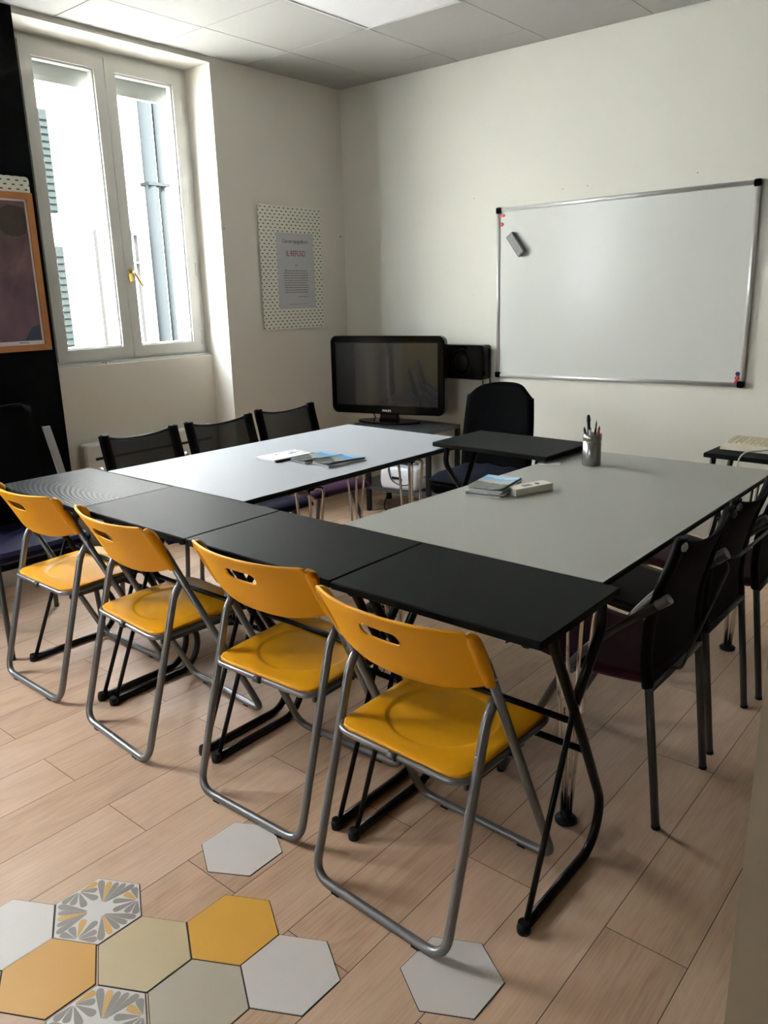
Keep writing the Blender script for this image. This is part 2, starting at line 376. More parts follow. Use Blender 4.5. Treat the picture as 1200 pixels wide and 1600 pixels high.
def dup(root, loc, rotz, label, group=None):
    r = root.copy(); COL.objects.link(r); r.location = loc; r.rotation_euler = (0, 0, rotz); r['label'] = label
    if group: r['group'] = group
    for ch in list(root.children):
        c = ch.copy(); COL.objects.link(c); c.parent = r
        for g in ch.children:
            d = g.copy(); COL.objects.link(d); d.parent = c
    return r
def text_mesh(txt, size, mtx, name, m, parent=None, align='CENTER', ext=0.0004, sx=1.0):
    cu = bpy.data.curves.new(name, 'FONT'); cu.body = txt; cu.size = size; cu.align_x = align; cu.extrude = ext
    to = bpy.data.objects.new(name, cu); COL.objects.link(to); bpy.context.view_layer.update()
    me = bpy.data.meshes.new_from_object(to.evaluated_get(bpy.context.evaluated_depsgraph_get()))
    bpy.data.objects.remove(to); bpy.data.curves.remove(cu)
    me.transform(mtx @ Matrix.Diagonal((sx, 1, 1, 1))); me.materials.clear(); me.materials.append(m)
    o = bpy.data.objects.new(name, me); COL.objects.link(o)
    if parent: o.parent = parent
    return o
def frame_mtx(x, y, z, o): m = Matrix((x, y, z)).transposed().to_4x4(); m.translation = V(o); return m

# ================================================================== the room
mb = MB(); mb.box(-0.35, XR + 0.1, YB2 - 0.1, 0.1, -0.1, 0.0); floor = struct('floor', mb, MT['floor'])
# --- hexagonal cement tiles let into the wooden floor
RH = 0.1155
def hexpts(R_, c=(0, 0)): return [(c[0] + R_ * math.cos(PI / 6 + k * PI / 3), c[1] + R_ * math.sin(PI / 6 + k * PI / 3)) for k in range(6)]
def petals(mb):
    Rr = RH * 0.96
    for s in range(6):
        a0 = PI / 6 + s * PI / 3; a1 = a0 + PI / 3; am = (a0 + a1) / 2
        tri = [V((0, 0)), V((Rr * math.cos(a0), Rr * math.sin(a0))), V((Rr * math.cos(a1), Rr * math.sin(a1)))]
        cen = (tri[0] + tri[1] + tri[2]) / 3; tri = [cen + (p - cen) * 0.92 for p in tri]
        if s % 2 == 0: org = (tri[1] + tri[2]) / 2; base = am + PI; span = 1.42
        else: org = V((math.cos(am), math.sin(am))) * RH * 0.16; base = am; span = 0.55
        npet = 6 if s % 2 == 0 else 5
        for k in range(npet):
            th = base - span + 2 * span * k / (npet - 1); d = V((math.cos(th), math.sin(th)))
            Lm = 9
            for i in range(3):
                p, q = tri[i], tri[(i + 1) % 3]; e = q - p; den = d.x * e.y - d.y * e.x
                if abs(den) < 1e-9: continue
                w = p - org; t = (w.x * e.y - w.y * e.x) / den; u = (w.x * d.y - w.y * d.x) / den
                if t > 0.004 and -0.001 <= u <= 1.001: Lm = min(Lm, t)
            if Lm > 1 or Lm < 0.018: continue
            nrm = V((-d.y, d.x)); wd = min(0.0088, Lm * (2 * span / (npet - 1)) * 0.36)
            P = []
            for t, w_ in ((0.1, 0.08), (0.4, 0.5), (0.7, 0.9), (0.85, 1.0), (0.95, 0.8), (1.0, 0.3)): P.append(org + d * Lm * t + nrm * wd * w_)
            for t, w_ in ((1.0, 0.3), (0.95, 0.8), (0.85, 1.0), (0.7, 0.9), (0.4, 0.5), (0.1, 0.08)): P.append(org + d * Lm * t - nrm * wd * w_)
            mb.cur = 2 if k == (s * 2 + 1) % npet else 1
            mb.prism([tuple(p) for p in P][::-1], 0.0022, 0.0025)
    mb.cur = 0
tiles = [((2.238, -3.645), 'tilew', 'white hexagonal tile'), ((2.335, -3.822), 'tilew', 'white hexagonal tile left of the ochre one'),
         ((2.438, -3.648), 'pat', 'hexagonal tile with grey and ochre petals, the farther of two'), ((2.530, -3.825), 'tileo', 'ochre hexagonal tile'),
         ((2.640, -3.652), 'tileb', 'beige hexagonal tile between the patterned and the white ones'), ((2.735, -3.830), 'pat', 'hexagonal tile with grey and ochre petals, the nearer of two'),
         ((2.842, -3.655), 'tileg', 'greige hexagonal tile'), ((2.744, -3.479), 'tiley', 'bright yellow hexagonal tile'),
         ((2.945, -3.482), 'tilew', 'white hexagonal tile beside the yellow one'), ((2.543, -3.280), 'tilew', 'lone white hexagonal tile under the third chair'),
         ((3.229, -3.264), 'tilew', 'lone white hexagonal tile under the nearest chair'), ((2.430, -4.0), 'tilew', 'white hexagonal tile below the ochre one')]
for i, (c, k, lab) in enumerate(tiles):
    if i == 0: continue
    mb = MB(); mb.prism(hexpts(RH + 0.0008), 0.0, 0.0008)
    mb.m = [3] * len(mb.m); mb.slab(hexpts(RH - 0.0012), 0.0004, 0.0022, 0.0006)
    if k == 'pat': petals(mb); ms = [MT['tilew'], MT['petalg'], MT['petalo'], MT['joint']]
    else: ms = [MT[k], MT['petalg'], MT['petalo'], MT['joint']]
    o = mb.build('hexagonal_tile', ms, floor, loc=(c[0], c[1], 0), rotz=-0.022 + 0.05 * (i in (9,)) * 0.5); o['label'] = lab

# --- ceiling of square tiles with thin seams
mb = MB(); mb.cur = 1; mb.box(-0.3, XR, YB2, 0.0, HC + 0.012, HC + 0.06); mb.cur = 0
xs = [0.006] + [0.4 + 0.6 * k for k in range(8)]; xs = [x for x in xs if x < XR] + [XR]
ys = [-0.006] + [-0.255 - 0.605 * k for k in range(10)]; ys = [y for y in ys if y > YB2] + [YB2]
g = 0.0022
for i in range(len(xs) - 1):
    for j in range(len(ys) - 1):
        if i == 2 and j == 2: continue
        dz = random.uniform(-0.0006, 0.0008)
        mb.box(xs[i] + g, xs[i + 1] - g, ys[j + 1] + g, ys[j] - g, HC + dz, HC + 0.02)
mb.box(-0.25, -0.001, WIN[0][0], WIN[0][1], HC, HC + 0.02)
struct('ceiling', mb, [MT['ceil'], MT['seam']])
cl = thing('ceiling_light', 'square flat ceiling panel light, unlit, set in the tiled ceiling', 'ceiling light', ((xs[2] + xs[3]) / 2, (ys[2] + ys[3]) / 2, HC))
hw, hh = (xs[3] - xs[2]) / 2 - 0.004, (ys[2] - ys[3]) / 2 - 0.004
mb = MB()
for a in ((-hw, hw, -hh, -hh + 0.014), (-hw, hw, hh - 0.014, hh), (-hw, -hw + 0.014, -hh + 0.014, hh - 0.014), (hw - 0.014, hw, -hh + 0.014, hh - 0.014)): mb.box(*a, -0.008, 0.012)
mb.build('frame', MT['alu'], cl)
mb = MB(); mb.box(-hw + 0.014, hw - 0.014, -hh + 0.014, hh - 0.014, -0.004, 0.010); mb.build('diffuser', MT['paper'], cl)

# --- whiteboard wall, far from the door
mb = MB(); mb.box(-0.35, XR + 0.1, 0.0, 0.12, 0, HC + 0.02); wall_far = struct('wall_far', mb, MT['wallb'])
for x, z in ((1.108, 2.006), (1.715, 2.006), (1.87, 2.008), (2.481, 2.012), (1.11, 1.424)):
    mb = MB(); mb.lathe([(0.005, 0), (0.005, 0.0008), (0.0035, 0.0012)], mtx=frame_mtx((1, 0, 0), (0, 0, 1), (0, -1, 0), (x, 0, z)), seg=12)
    mb.cur = 1; mb.lathe([(0.0028, 0.0009), (0.0028, 0.0016)], mtx=frame_mtx((1, 0, 0), (0, 0, 1), (0, -1, 0), (x + 0.001, 0, z)), seg=10)
    mb.build('screw_hole', [MT['paper'], MT['seam']], wall_far)

# --- left wall with two window niches
TW = 0.34
mb = MB()
mb.box(-TW, 0, WIN[0][1], 0.0, 0, HC + 0.02)
mb.box(-TW, 0, WIN[0][0], WIN[0][1], NZ, HC + 0.02)
mb.box(-TW, 0, YB2, WIN[1][0], 0, HC + 0.02); mb.box(-TW, 0, WIN[1][0], WIN[1][1], NZ, HC + 0.02)
for a, b in WIN: mb.box(-TW, -0.18, a, b, 0, 1.085)
mb.cur = 1; mb.box(-TW, 0, WIN[1][1], WIN[0][0], 0, HC + 0.02)
wall_left = struct('wall_left', mb, [MT['wall'], MT['navy']])
for yy, zz in ((-1.094, 1.853), (-0.042, 1.843)):
    mb = MB(); mb.lathe([(0.006, 0), (0.004, 0.0012)], mtx=frame_mtx((0, 1, 0), (0, 0, 1), (1, 0, 0), (0, yy, zz)), seg=8); mb.build('screw_hole', MT['wood'] if zz > 1.85 else MT['seam'], wall_left)
mb = MB(); mb.box(0, 0.012, WIN[1][1], WIN[0][0], 0, 0.09); struct('baseboard_left', mb, MT['base'])
mb = MB(); mb.box(0, 0.012, WIN[0][1], -0.001, 0, 0.08); mb.box(0.012, XR, -0.012, 0, 0, 0.08); struct('baseboard_far', mb, MT['wall'])
# --- the unseen rest: wall behind the camera, right wall and the partition at the right edge
mb = MB(); mb.box(-0.35, 0.3, YB2 - 0.1, YB2, 0, HC + 0.02); mb.cur = 1; mb.box(0.30, 0.78, YB2 - 0.1, YB2, 0.0, HC + 0.02); mb.cur = 2
mb.box(0.78, NW[0], YB2 - 0.1, YB2, 0, HC + 0.02); mb.box(NW[1], XR + 0.1, YB2 - 0.1, YB2, 0, HC + 0.02); mb.box(NW[0], NW[1], YB2 - 0.1, YB2, 0, NW[2]); mb.box(NW[0], NW[1], YB2 - 0.1, YB2, NW[3], HC + 0.02)
struct('wall_near', mb, [MT['wall'], MT['yellow_wall'], MT['dim']])
mb = MB(); _t = 0.05
for q in ((NW[0], NW[1], NW[2], NW[2] + _t), (NW[0], NW[1], NW[3] - _t, NW[3]), (NW[0], NW[0] + _t, NW[2] + _t, NW[3] - _t), (NW[1] - _t, NW[1], NW[2] + _t, NW[3] - _t), ((NW[0] + NW[1]) / 2 - 0.04, (NW[0] + NW[1]) / 2 + 0.04, NW[2] + _t, NW[3] - _t)):
    mb.box(q[0], q[1], YB2 - 0.08, YB2 - 0.02, q[2], q[3])
_w = struct('window_added_fill', mb, MT['white'])  # added opening out of view, lets in frontal fill light
mb = MB(); mb.box(NW[0] + _t, NW[1] - _t, YB2 - 0.052, YB2 - 0.048, NW[2] + _t, NW[3] - _t); mb.build('glass_pane', MT['glass'], _w)
mb = MB(); mb.box(2.90, 3.75, YB2, YB2 + 0.04, 0, 2.1); struct('door_1', mb, MT['darkdoor'])
mb = MB(); mb.box(XR, XR + 0.1, YB2, 0, 0, HC + 0.02); struct('wall_right', mb, MT['dim'])
mb = MB(); mb.box(3.872, XR, -3.68, -3.56, 0, HC); struct('wall_partition', mb, MT['beige'])

# --- windows
def make_window(name, y0, y1, low):
    """white two-leaf casement window; frame face at x=-0.208"""
    X0, X1 = -0.27, -0.208; ym = (y0 + y1) / 2 - 0.015
    mb = MB(); fwd = 0.035
    for a in ((y0, y1, WZ0, WZ0 + fwd), (y0, y1, WZ1 - fwd, WZ1 + 0.01), (y0, y0 + 0.03, WZ0 + fwd, WZ1 - fwd), (y1 - 0.03, y1, WZ0 + fwd, WZ1 - fwd)):
        mb.box(X0, X1 - 0.012, a[0], a[1], a[2], a[3])
    w = struct(name, mb, MT['white'])
    for side, (a, b) in enumerate(((y0 + 0.012, ym - 0.002), (ym + 0.002, y1 - 0.012))):
        st = 0.062; zb, zt = WZ0 + 0.015, WZ1 - 0.012
        mb = MB()
        def bar(ya, yb, za, zc):
            mb.box(X0 + 0.005, X1, ya, yb, za, zc)
        bar(a, a + st, zb, zt); bar(b - st, b, zb, zt); bar(a + st, b - st, zb, zb + st); bar(a + st, b - st, zt - st, zt)
        # stepped glazing bead
        for q in ((a + st, a + st + 0.010, zb + st, zt - st), (b - st - 0.010, b - st, zb + st, zt - st), (a + st + 0.01, b - st - 0.01, zb + st, zb + st + 0.01), (a + st + 0.01, b - st - 0.01, zt - st - 0.01, zt - st)):
            mb.box(X0 + 0.010, X1 - 0.012, *q)
        sash = mb.build('sash', MT['white'], w)
        mb = MB(); mb.box(-0.242, -0.238, a + st + 0.002, b - st - 0.002, zb + st + 0.002, zt - st - 0.002); mb.build('glass_pane', MT['glass'], sash)
        if side == 1:
            mb = MB(); R1 = X1
            mb.slab(rrect(ym + 0.018, ym + 0.042, 1.545, 1.62, 0.008), 0.0, 0.008, 0.002, frame_mtx((0, 1, 0), (0, 0, 1), (1, 0, 0), (R1, 0, 0)))
            mb.tube(fillet([(R1 + 0.005, ym + 0.03, 1.600), (R1 + 0.045, ym + 0.03, 1.600), (R1 + 0.05, ym + 0.075, 1.52)], 0.015), 0.007, 10)
            mb.build('window_handle', MT['brass'], sash)
    for z in (2.55, 2.05, 1.62, 1.2):
        mb = MB(); mb.cyl((X1 - 0.004, y1 - 0.012, z - 0.04), (X1 - 0.004, y1 - 0.012, z + 0.04), 0.008, 12); mb.build('hinge', MT['white'], w)
    # lowered end of the outer roller shutter
    if low:
        mb = MB(); mb.box(-0.335, -0.305, y0 - 0.08, y1 + 0.04, low, 2.86)
        for k in (1, 2): mb.box(-0.3052, -0.303, y0 - 0.08, y1 + 0.04, low + 0.06 * k - 0.03, low + 0.06 * k + 0.024)
        mb.build('roller_shutter', MT['blind'], w)
    mb = MB()
    # sill strip below the frame
    mb.box(-0.27, -0.205, y0 - 0.11, y1 + 0.045, WZ0 - 0.02, WZ0); mb.build('window_sill', MT['white'], w)
    # small catch under the frame
    mb = MB(); mb.box(-0.204, -0.196, y0 + 0.27, y0 + 0.30, WZ0 - 0.008, WZ0 - 0.002); mb.box(-0.204, -0.196, y0 + 0.292, y0 + 0.30, WZ0 - 0.028, WZ0 - 0.008); mb.build('catch', MT['brass'], w)
    # fillers between the frame and the niche sides
    mb = MB(); mb.box(-0.30, -0.235, y0 - 0.11, y0, WZ0 - 0.02, NZ); mb.box(-0.30, -0.235, y1, y1 + 0.046, WZ0 - 0.02, NZ); mb.box(-0.30, -0.235, y0, y1, WZ1, NZ); mb.build('frame_surround', MT['white'], w)
    return w
make_window('window_1', -2.172, -1.160, 2.572)
make_window('window_2', -4.61, -3.595, 0)

# --- outside: pale courtyard house across from the windows
ext = thing('building', 'pale rendered house across the courtyard seen through the window', 'building', (-3.5, 0, 0))
mb = MB(); mb.box(-0.3, 0, -9, 6, -2, 4.0); mb.box(0, 0.03, -0.75, -0.68, -2, 4.0); mb.box(0, 0.04, -0.72, 0.9, 2.88, 2.93); mb.build('facade', MT['facade'], ext)
mb = MB(); mb.tube([(0.09, 0.79, -2), (0.09, 0.79, 3.45)], 0.065, 12); mb.build('drainpipe', MT['pipe'], ext)
mb = MB(); mb.tube([(0.09, 0.92, -2), (0.09, 0.92, 3.95)], 0.035, 12)
mb.box(0.0, 0.16, 0.72, 0.99, 2.57, 2.60); mb.build('drainpipe', MT['pipe'], ext)
mb = MB()
for a in ((0.12, 0.62, 2.08, 2.12), (0.12, 0.16, 0.7, 2.08), (0.58, 0.62, 0.7, 2.08), (0.16, 0.58, 1.8, 1.82)): mb.box(0.0, 0.06, *a)
fwn = mb.build('window_frame', MT['fwin'], ext)
for zz in ((2.25, 3.15), (1.0, 1.95)):
    mb = MB(); y0s = -0.345
    mb.box(0.0, 0.05, y0s, y0s + 0.1, *zz)
    for k in range(14):
        z = zz[0] + 0.02 + k * (zz[1] - zz[0] - 0.05) / 14; mb.box(0.05, 0.065, y0s + 0.01, y0s + 0.09, z, z + 0.035)
    mb.build('shutter', MT['shut'], ext)
mb = MB(); mb.box(-9, -TW, -12, 8, -2.1, -2.0); mb.box(-TW, 9, -14, YB2 - 0.1, -2.1, -2.0); struct('ground', mb, MT['ground'])

# --- convector heater under the window
ht = thing('radiator', 'flat white wall radiator with a dark grille under the window', 'radiator', (-0.18, -1.66, 0.12))
mb = MB(); mb.slab(rrect(-0.47, 0.47, 0.0, 0.53, 0.03), 0.0, 0.075, 0.012, frame_mtx((0, 1, 0), (0, 0, 1), (1, 0, 0), (0.004, 0, 0))); mb.build('body', MT['white'], ht)
mb = MB(); mb.box(0.079, 0.082, -0.41, 0.42, 0.435, 0.45); mb.build('grille', MT['matblk'], ht)

# ================================================================== wall hangings
# pegboard with the printed sheet
pg = thing('pegboard', 'white slotted pegboard on the wall right of the window', 'pegboard', (0.0, -0.540, 1.620))
mb = MB(); mb.slab(rrect(-0.284, 0.284, -0.392, 0.392, 0.014), 0.0, 0.006, 0.0015, frame_mtx((0, 1, 0), (0, 0, 1), (1, 0, 0), (0.012, 0, 0))); mb.build('board', MT['peg'], pg)
for yy in (-0.22, 0.22):
    for zz in (-0.32, 0.32): mb = MB(); mb.cyl((0, yy, zz), (0.012, yy, zz), 0.012, 10); mb.build('spacer', MT['white'], pg)
po = thing('poster', 'printed sheet with red title pinned on the pegboard', 'poster', (0.0195, -0.513, 1.605))
LW = lambda y, z, x=0.0012: frame_mtx((0, 1, 0), (0, 0, 1), (1, 0, 0), (x, y, z))
mb = MB(); mb.box(0, 0.001, -0.172, 0.172, -0.243, 0.243); mb.build('sheet', MT['paperg'], po)
text_mesh("L'errore tipografico è", 0.034, LW(0, 0.178), 'heading', MT['ink'], po, sx=0.78)
text_mesh('IL REFUSO', 0.052, LW(0, 0.095), 'title', MT['redink'], po, sx=0.75)
mb = MB(); mb.prism([(-0.012, 0), (0, 0.009), (0.012, 0), (0.009, 0), (0, 0.005), (-0.009, 0)][::-1], 0, 0.0006, LW(0.0, 0.033)); mb.build('ornament', MT['ink'], po)
mb = MB()
random.seed(3)
for k in range(10):
    z = 0.002 - k * 0.0155; y = -0.118 if k else -0.095
    while y < 0.10:
        w = random.uniform(0.008, 0.03); mb.box(0.001, 0.0016, y, min(y + w, 0.105), z - 0.0028, z + 0.0022); y += w + 0.0035
mb.box(0.001, 0.0016, -0.105, -0.098, -0.006, 0.014)
mb.box(0.001, 0.0016, 0.01, 0.105, -0.168, -0.165); mb.box(0.001, 0.0016, -0.08, 0.09, -0.2165, -0.2145)
mb.build('printed_lines', MT['inkg'], po)
mb = MB(); mb.cyl((0.0, -0.035, 0.325), (0.004, -0.035, 0.325), 0.002, 6); mb.box(0.0, 0.012, -0.045, 0.04, 0.322, 0.326); mb.build('hook', MT['white'], po)

# pegboard on the black wall and the framed print in front of it
pg2 = thing('pegboard', 'white slotted pegboard on the black wall behind the framed picture', 'pegboard', (0.0, -2.62, 1.66))
mb = MB(); mb.slab(rrect(-0.31, 0.307, -0.38, 0.378, 0.02), 0.0, 0.006, 0.0015, frame_mtx((0, 1, 0), (0, 0, 1), (1, 0, 0), (0.012, 0, 0))); mb.build('board', MT['peg'], pg2)
pf = thing('framed_picture', 'framed brown and purple print with orange wood frame on the black wall', 'picture', (0.022, -2.62, 1.583))
mb = MB(); a, b, t = 0.30, 0.378, 0.03
for q in ((-a, a, -b, -b + t), (-a, a, b - t, b), (-a, -a + t, -b + t, b - t), (a - t, a, -b + t, b - t)): mb.box(0, 0.022, *q)
mb.build('frame', MT['wood'], pf)
mb = MB(); mb.box(0.001, 0.008, -a + t, a - t, -b + t, b - t)
mb.build('mount', MT['paper'], pf)
mb = MB(); mb.box(0.008, 0.0095, -a + t + 0.006, a - t - 0.010, -b + t + 0.020, b - t - 0.010)
mb.build('print', MT['art'], pf)
mb = MB(); mb.prism([(0.17, -0.325), (0.255, -0.325), (0.255, -0.25), (0.215, -0.262)], 0, 0.001, LW(0, 0, 0.0095)); mb.build('painted_shape', mat('blue_grey_paint', (0.035, 0.05, 0.10), 0.5), pf)
mb = MB()
random.seed(5)
P = [(0.245 - 0.05 + 0.085 * math.cos(k / 14 * 2 * PI) * (1 + 0.12 * random.random()), 0.245 + 0.07 * math.sin(k / 14 * 2 * PI) * (1 + 0.15 * random.random())) for k in range(14)]
P = [(min(x, 0.256), min(z, 0.334)) for x, z in P]
mb.prism(P, 0, 0.0008, LW(0, 0, 0.0095)); mb.build('painted_shape', mat('dark_brown_paint', (0.05, 0.035, 0.025), 0.6, var=0.4, vscale=60), pf)
mb = MB(); mb.box(0.008, 0.0086, 0.14, 0.19, -b + t + 0.009, -b + t + 0.013); mb.build('caption', MT['inkg'], pf)

# whiteboard
wbx, wbz = (1.2945 + 2.8085) / 2, (0.923 + 1.940) / 2
wb = thing('whiteboard', 'large wall whiteboard with aluminium frame and black corners', 'whiteboard', (wbx, 0, wbz)); wb.rotation_euler = (0, -0.011, 0)
hw, hh = 0.757, 0.5085
mb = MB(); mb.box(-hw + 0.008, hw - 0.008, -0.016, -0.004, -hh + 0.008, hh - 0.008); mb.build('surface', MT['wb'], wb)
mb = MB()
for z in (-hh + 0.011, hh - 0.011): mb.tube([(-hw + 0.02, -0.014, z), (hw - 0.02, -0.014, z)], 0.0125, 10)
for x in (-hw + 0.011, hw - 0.011): mb.tube([(x, -0.014, -hh + 0.02), (x, -0.014, hh - 0.02)], 0.0125, 10)
mb.build('frame', MT['alu'], wb)
for sx in (-1, 1):
    for sz in (-1, 1):
        mb = MB(); cx, cz = sx * (hw - 0.014), sz * (hh - 0.014)
        mb.slab(rrect(-0.018, 0.018, -0.018, 0.018, 0.010), 0.0, 0.032, 0.004, frame_mtx((1, 0, 0), (0, 0, 1), (0, -1, 0), (cx, 0.0, cz))); mb.build('corner_cap', MT['gloss'], wb)
def wbp(x, z): # whiteboard local point to world
    m = Matrix.Rotation(-0.011, 4, 'Y'); p = m @ V((x - wbx, -0.016, z - wbz)); return (p.x + wbx, p.y, p.z + wbz)
er = thing('board_eraser', 'grey magnetic eraser sticking on the whiteboard', 'eraser', wbp(1.440, 1.722)); er.rotation_euler = (0, 0.92, 0)
FY = frame_mtx((1, 0, 0), (0, 0, 1), (0, -1, 0), (0, 0, 0))
mb = MB(); mb.slab(rrect(-0.075, 0.075, -0.028, 0.028, 0.006), 0.012, 0.034, 0.007, FY); mb.build('grip', mat('grey_plastic', (0.13, 0.13, 0.14), 0.5), er)
mb = MB(); mb.slab(rrect(-0.072, 0.072, -0.026, 0.026, 0.004), 0.0, 0.012, 0.001, FY); mb.build('felt', MT['felt'], er)
def magnet(x, z, m, lab, long=False, grp='magnets on the whiteboard'):
    mb = MB()
    if long: mb.slab(rrect(-0.018, 0.018, -0.008, 0.008, 0.006), 0.0, 0.008, 0.002, FY)
    else: mb.lathe([(0.011, 0), (0.011, 0.005), (0.008, 0.008)], mtx=FY, seg=16)
    o = mb.build('magnet', m, loc=wbp(x, z)); tag(o, lab, 'magnet', grp)
magnet(1.330, 1.896, MT['red'], 'long red magnet at the top left of the whiteboard', True)
magnet(1.328, 1.846, MT['red'], 'round red magnet below the long one, whiteboard top left')
magnet(2.775, 0.992, MT['blue'], 'dark blue round magnet, topmost of three at the whiteboard corner')
magnet(2.773, 0.969, MT['red'], 'red round magnet, middle of three at the whiteboard corner')
magnet(2.771, 0.946, MT['red'], 'red round magnet, lowest of three at the whiteboard corner')

# wall speaker with cables
sp = thing('speaker', 'black box speaker on the wall between television and whiteboard', 'speaker', (1.085, 0, 1.005))
mb = MB(); mb.slab(rrect(-0.165, 0.165, -0.11, 0.11, 0.02), 0.0, 0.10, 0.006, FY); mb.build('cabinet', MT['gloss'], sp)
mb = MB(); mb.tube([(0.0 + 0.075 * math.cos(a * PI / 16), -0.1005, 0.0 + 0.085 * math.sin(a * PI / 16)) for a in range(32)], 0.003, 6, closed=True); mb.build('cone_ring', MT['matblk'], sp)
mb = MB(); mb.lathe([(0.062, 0.1), (0.04, 0.102), (0.02, 0.106)], mtx=FY, seg=24); mb.build('cone', MT['matblk'], sp)
mb = MB(); mb.tube([(0.12, -0.03, -0.11), (0.12, -0.012, -0.3), (0.118, -0.008, -0.9)], 0.0035, 6); mb.build('cable', MT['matblk'], sp)
mb = MB(); mb.tube([(0.15, -0.05, 0.11), (0.166, -0.03, 0.08), (0.167, -0.01, -0.2), (0.165, -0.008, -0.9)], 0.0035, 6); mb.build('cable', MT['matblk'], sp)

# ================================================================== television and its trolley
tr = thing('television_trolley', 'black metal two-shelf trolley under the television', 'trolley', (0.775, -0.29, 0))
hx_, hy_ = 0.315, 0.175
mb = MB(); mb.box(-hx_, hx_, -hy_, hy_, 0.575, 0.600)
mb.build('top_shelf', mat('dark_grey_panel', (0.03, 0.03, 0.032), 0.4), tr)
mb = MB(); mb.box(-hx_ - 0.0, hx_, -hy_, hy_, 0.155, 0.175); mb.box(-hx_ - 0.05, -hx_, -hy_, hy_ * 0.8, 0.155, 0.175); mb.build('lower_shelf', mat('grey_panel', (0.05, 0.052, 0.055), 0.4), tr)
for sx, sy in ((-1, -1), (1, -1), (-1, 1), (1, 1)):
    mb = MB(); x = sx * (hx_ - 0.014) + (0.09 if (sx, sy) == (-1, -1) else 0); y = sy * (hy_ - 0.013)
    mb.box(x - 0.014, x + 0.014, y - 0.013, y + 0.013, 0, 0.577); mb.build('leg', MT['matblk'], tr)
tv = thing('television', 'black flat screen television on the trolley in the corner', 'television', (0.64, -0.305, 0.602), math.radians(17))
tz = 0.318; hw, hh = 0.408, 0.258
mb = MB(); mb.slab(rrect(-hw, hw, -hh, hh, 0.045, 8), -0.02, 0.05, 0.008, FY @ Matrix.Translation((0, tz, 0)))
mb.build('casing', MT['gloss'], tv)
mb = MB(); mb.box(-hw + 0.045, hw - 0.045, -0.0505, -0.049, tz - hh + 0.058, tz + hh - 0.045); mb.build('screen', MT['screen'], tv)
mb = MB()
o_ = 0.012
for q in ((-hw + 0.045 - o_, hw - 0.045 + o_, tz + hh - 0.045, tz + hh - 0.042), (-hw + 0.042, -hw + 0.045, tz - hh + 0.05, tz + hh - 0.045), (hw - 0.045, hw - 0.042, tz - hh + 0.05, tz + hh - 0.045)): mb.box(q[0], q[1], -0.0535, -0.050, q[2], q[3])
mb.build('screen_rim', MT['matblk'], tv)
text_mesh('PHILIPS', 0.020, FY @ Matrix.Translation((0, tz - hh + 0.018, 0.0505)), 'lettering', MT['paper'], tv)
mb = MB(); mb.slab([(-0.075, 0), (0.075, 0), (0.055, 0.075), (-0.055, 0.075)], -0.02, 0.02, 0.004, FY @ Matrix.Translation((0, -0.0, 0))); mb.build('stand_neck', MT['gloss'], tv)
mb = MB(); mb.slab([(0.225 * math.cos(a * PI / 16) + 0.0, 0.105 * math.sin(a * PI / 16) - 0.01) for a in range(32)], 0.0, 0.014, 0.004); mb.build('stand_base', MT['gloss'], tv)
mb = MB(); mb.box(-0.22, 0.22, 0.02, 0.065, tz - 0.16, tz + 0.16); mb.build('rear_housing', MT['matblk'], tv)
for x in (-0.165, -0.11):
    mb = MB(); mb.tube(fillet([(x, 0.05, 0.2), (x + 0.005, 0.06, 0.08), (x + 0.02, 0.10, 0.004), (x + 0.02, 0.13, 0.003)], 0.04), 0.004, 6); mb.build('cable', MT['matblk'], tv)

pj = thing('portable_player', 'white rounded portable device with black cable on the trolley shelf', 'appliance', (0.80, -0.345, 0.175), math.radians(8))
mb = MB()
prof = []
for k in range(9):
    z = 0.155 * k / 8; s_ = 1 - 0.10 * abs(2 * k / 8 - 0.9) ** 2.5; prof.append((z, s_))
rings = [rrect(-0.155 * s_, 0.155 * s_, -0.10 * s_, 0.10 * s_, 0.045 * s_, 5) for z, s_ in prof]
vs = [V((p[0], p[1], prof[i][0])) for i, r_ in enumerate(rings) for p in r_]; n = len(rings[0])
fs = [(i * n + k, i * n + (k + 1) % n, (i + 1) * n + (k + 1) % n, (i + 1) * n + k) for i in range(8) for k in range(n)]
mb.add(vs, fs, True); mb.add([], [])
b0 = len(mb.v) - len(vs); mb.f += [list(range(n))[::-1], [8 * n + k for k in range(n)]]; mb.m += [0, 0]; mb.sm += [False, False]
mb.build('casing', MT['devwhite'], pj)
mb = MB(); mb.box(-0.045, 0.01, -0.1035, -0.098, 0.075, 0.092); mb.build('display', MT['matblk'], pj)
mb = MB(); mb.lathe([(0.006, 0.096), (0.006, 0.103)], c=(0.03, 0.075, 0), mtx=FY, seg=10); mb.build('button', MT['felt'], pj)
mb = MB()
cab = [(-0.03, 0.03, 0.162), (0.05, 0.06, 0.163), (0.10, 0.02, 0.164), (0.06, -0.03, 0.163), (-0.02, -0.02, 0.165), (-0.06, -0.06, 0.163), (-0.075, -0.098, 0.150), (-0.05, -0.115, 0.07), (0.05, -0.125, 0.035), (0.14, -0.09, 0.07), (0.16, 0.02, 0.1), (0.165, 0.08, 0.02)]
mb.tube(fillet(cab, 0.06, 5), 0.0035, 6); mb.box(-0.035, 0.0, 0.01, 0.045, 0.157, 0.178); mb.build('cable', MT['matblk'], pj)
mb = MB(); mb.tube(fillet([(0.60, -0.22, 0.17), (0.58, -0.30, 0.05), (0.68, -0.44, 0.006), (0.9, -0.40, 0.005), (1.05, -0.30, 0.005), (0.95, -0.1, 0.005)], 0.12, 6), 0.004, 6)
tag(mb.build('cable', MT['matblk']), 'black cable looping from the trolley shelf to the floor', 'cable')

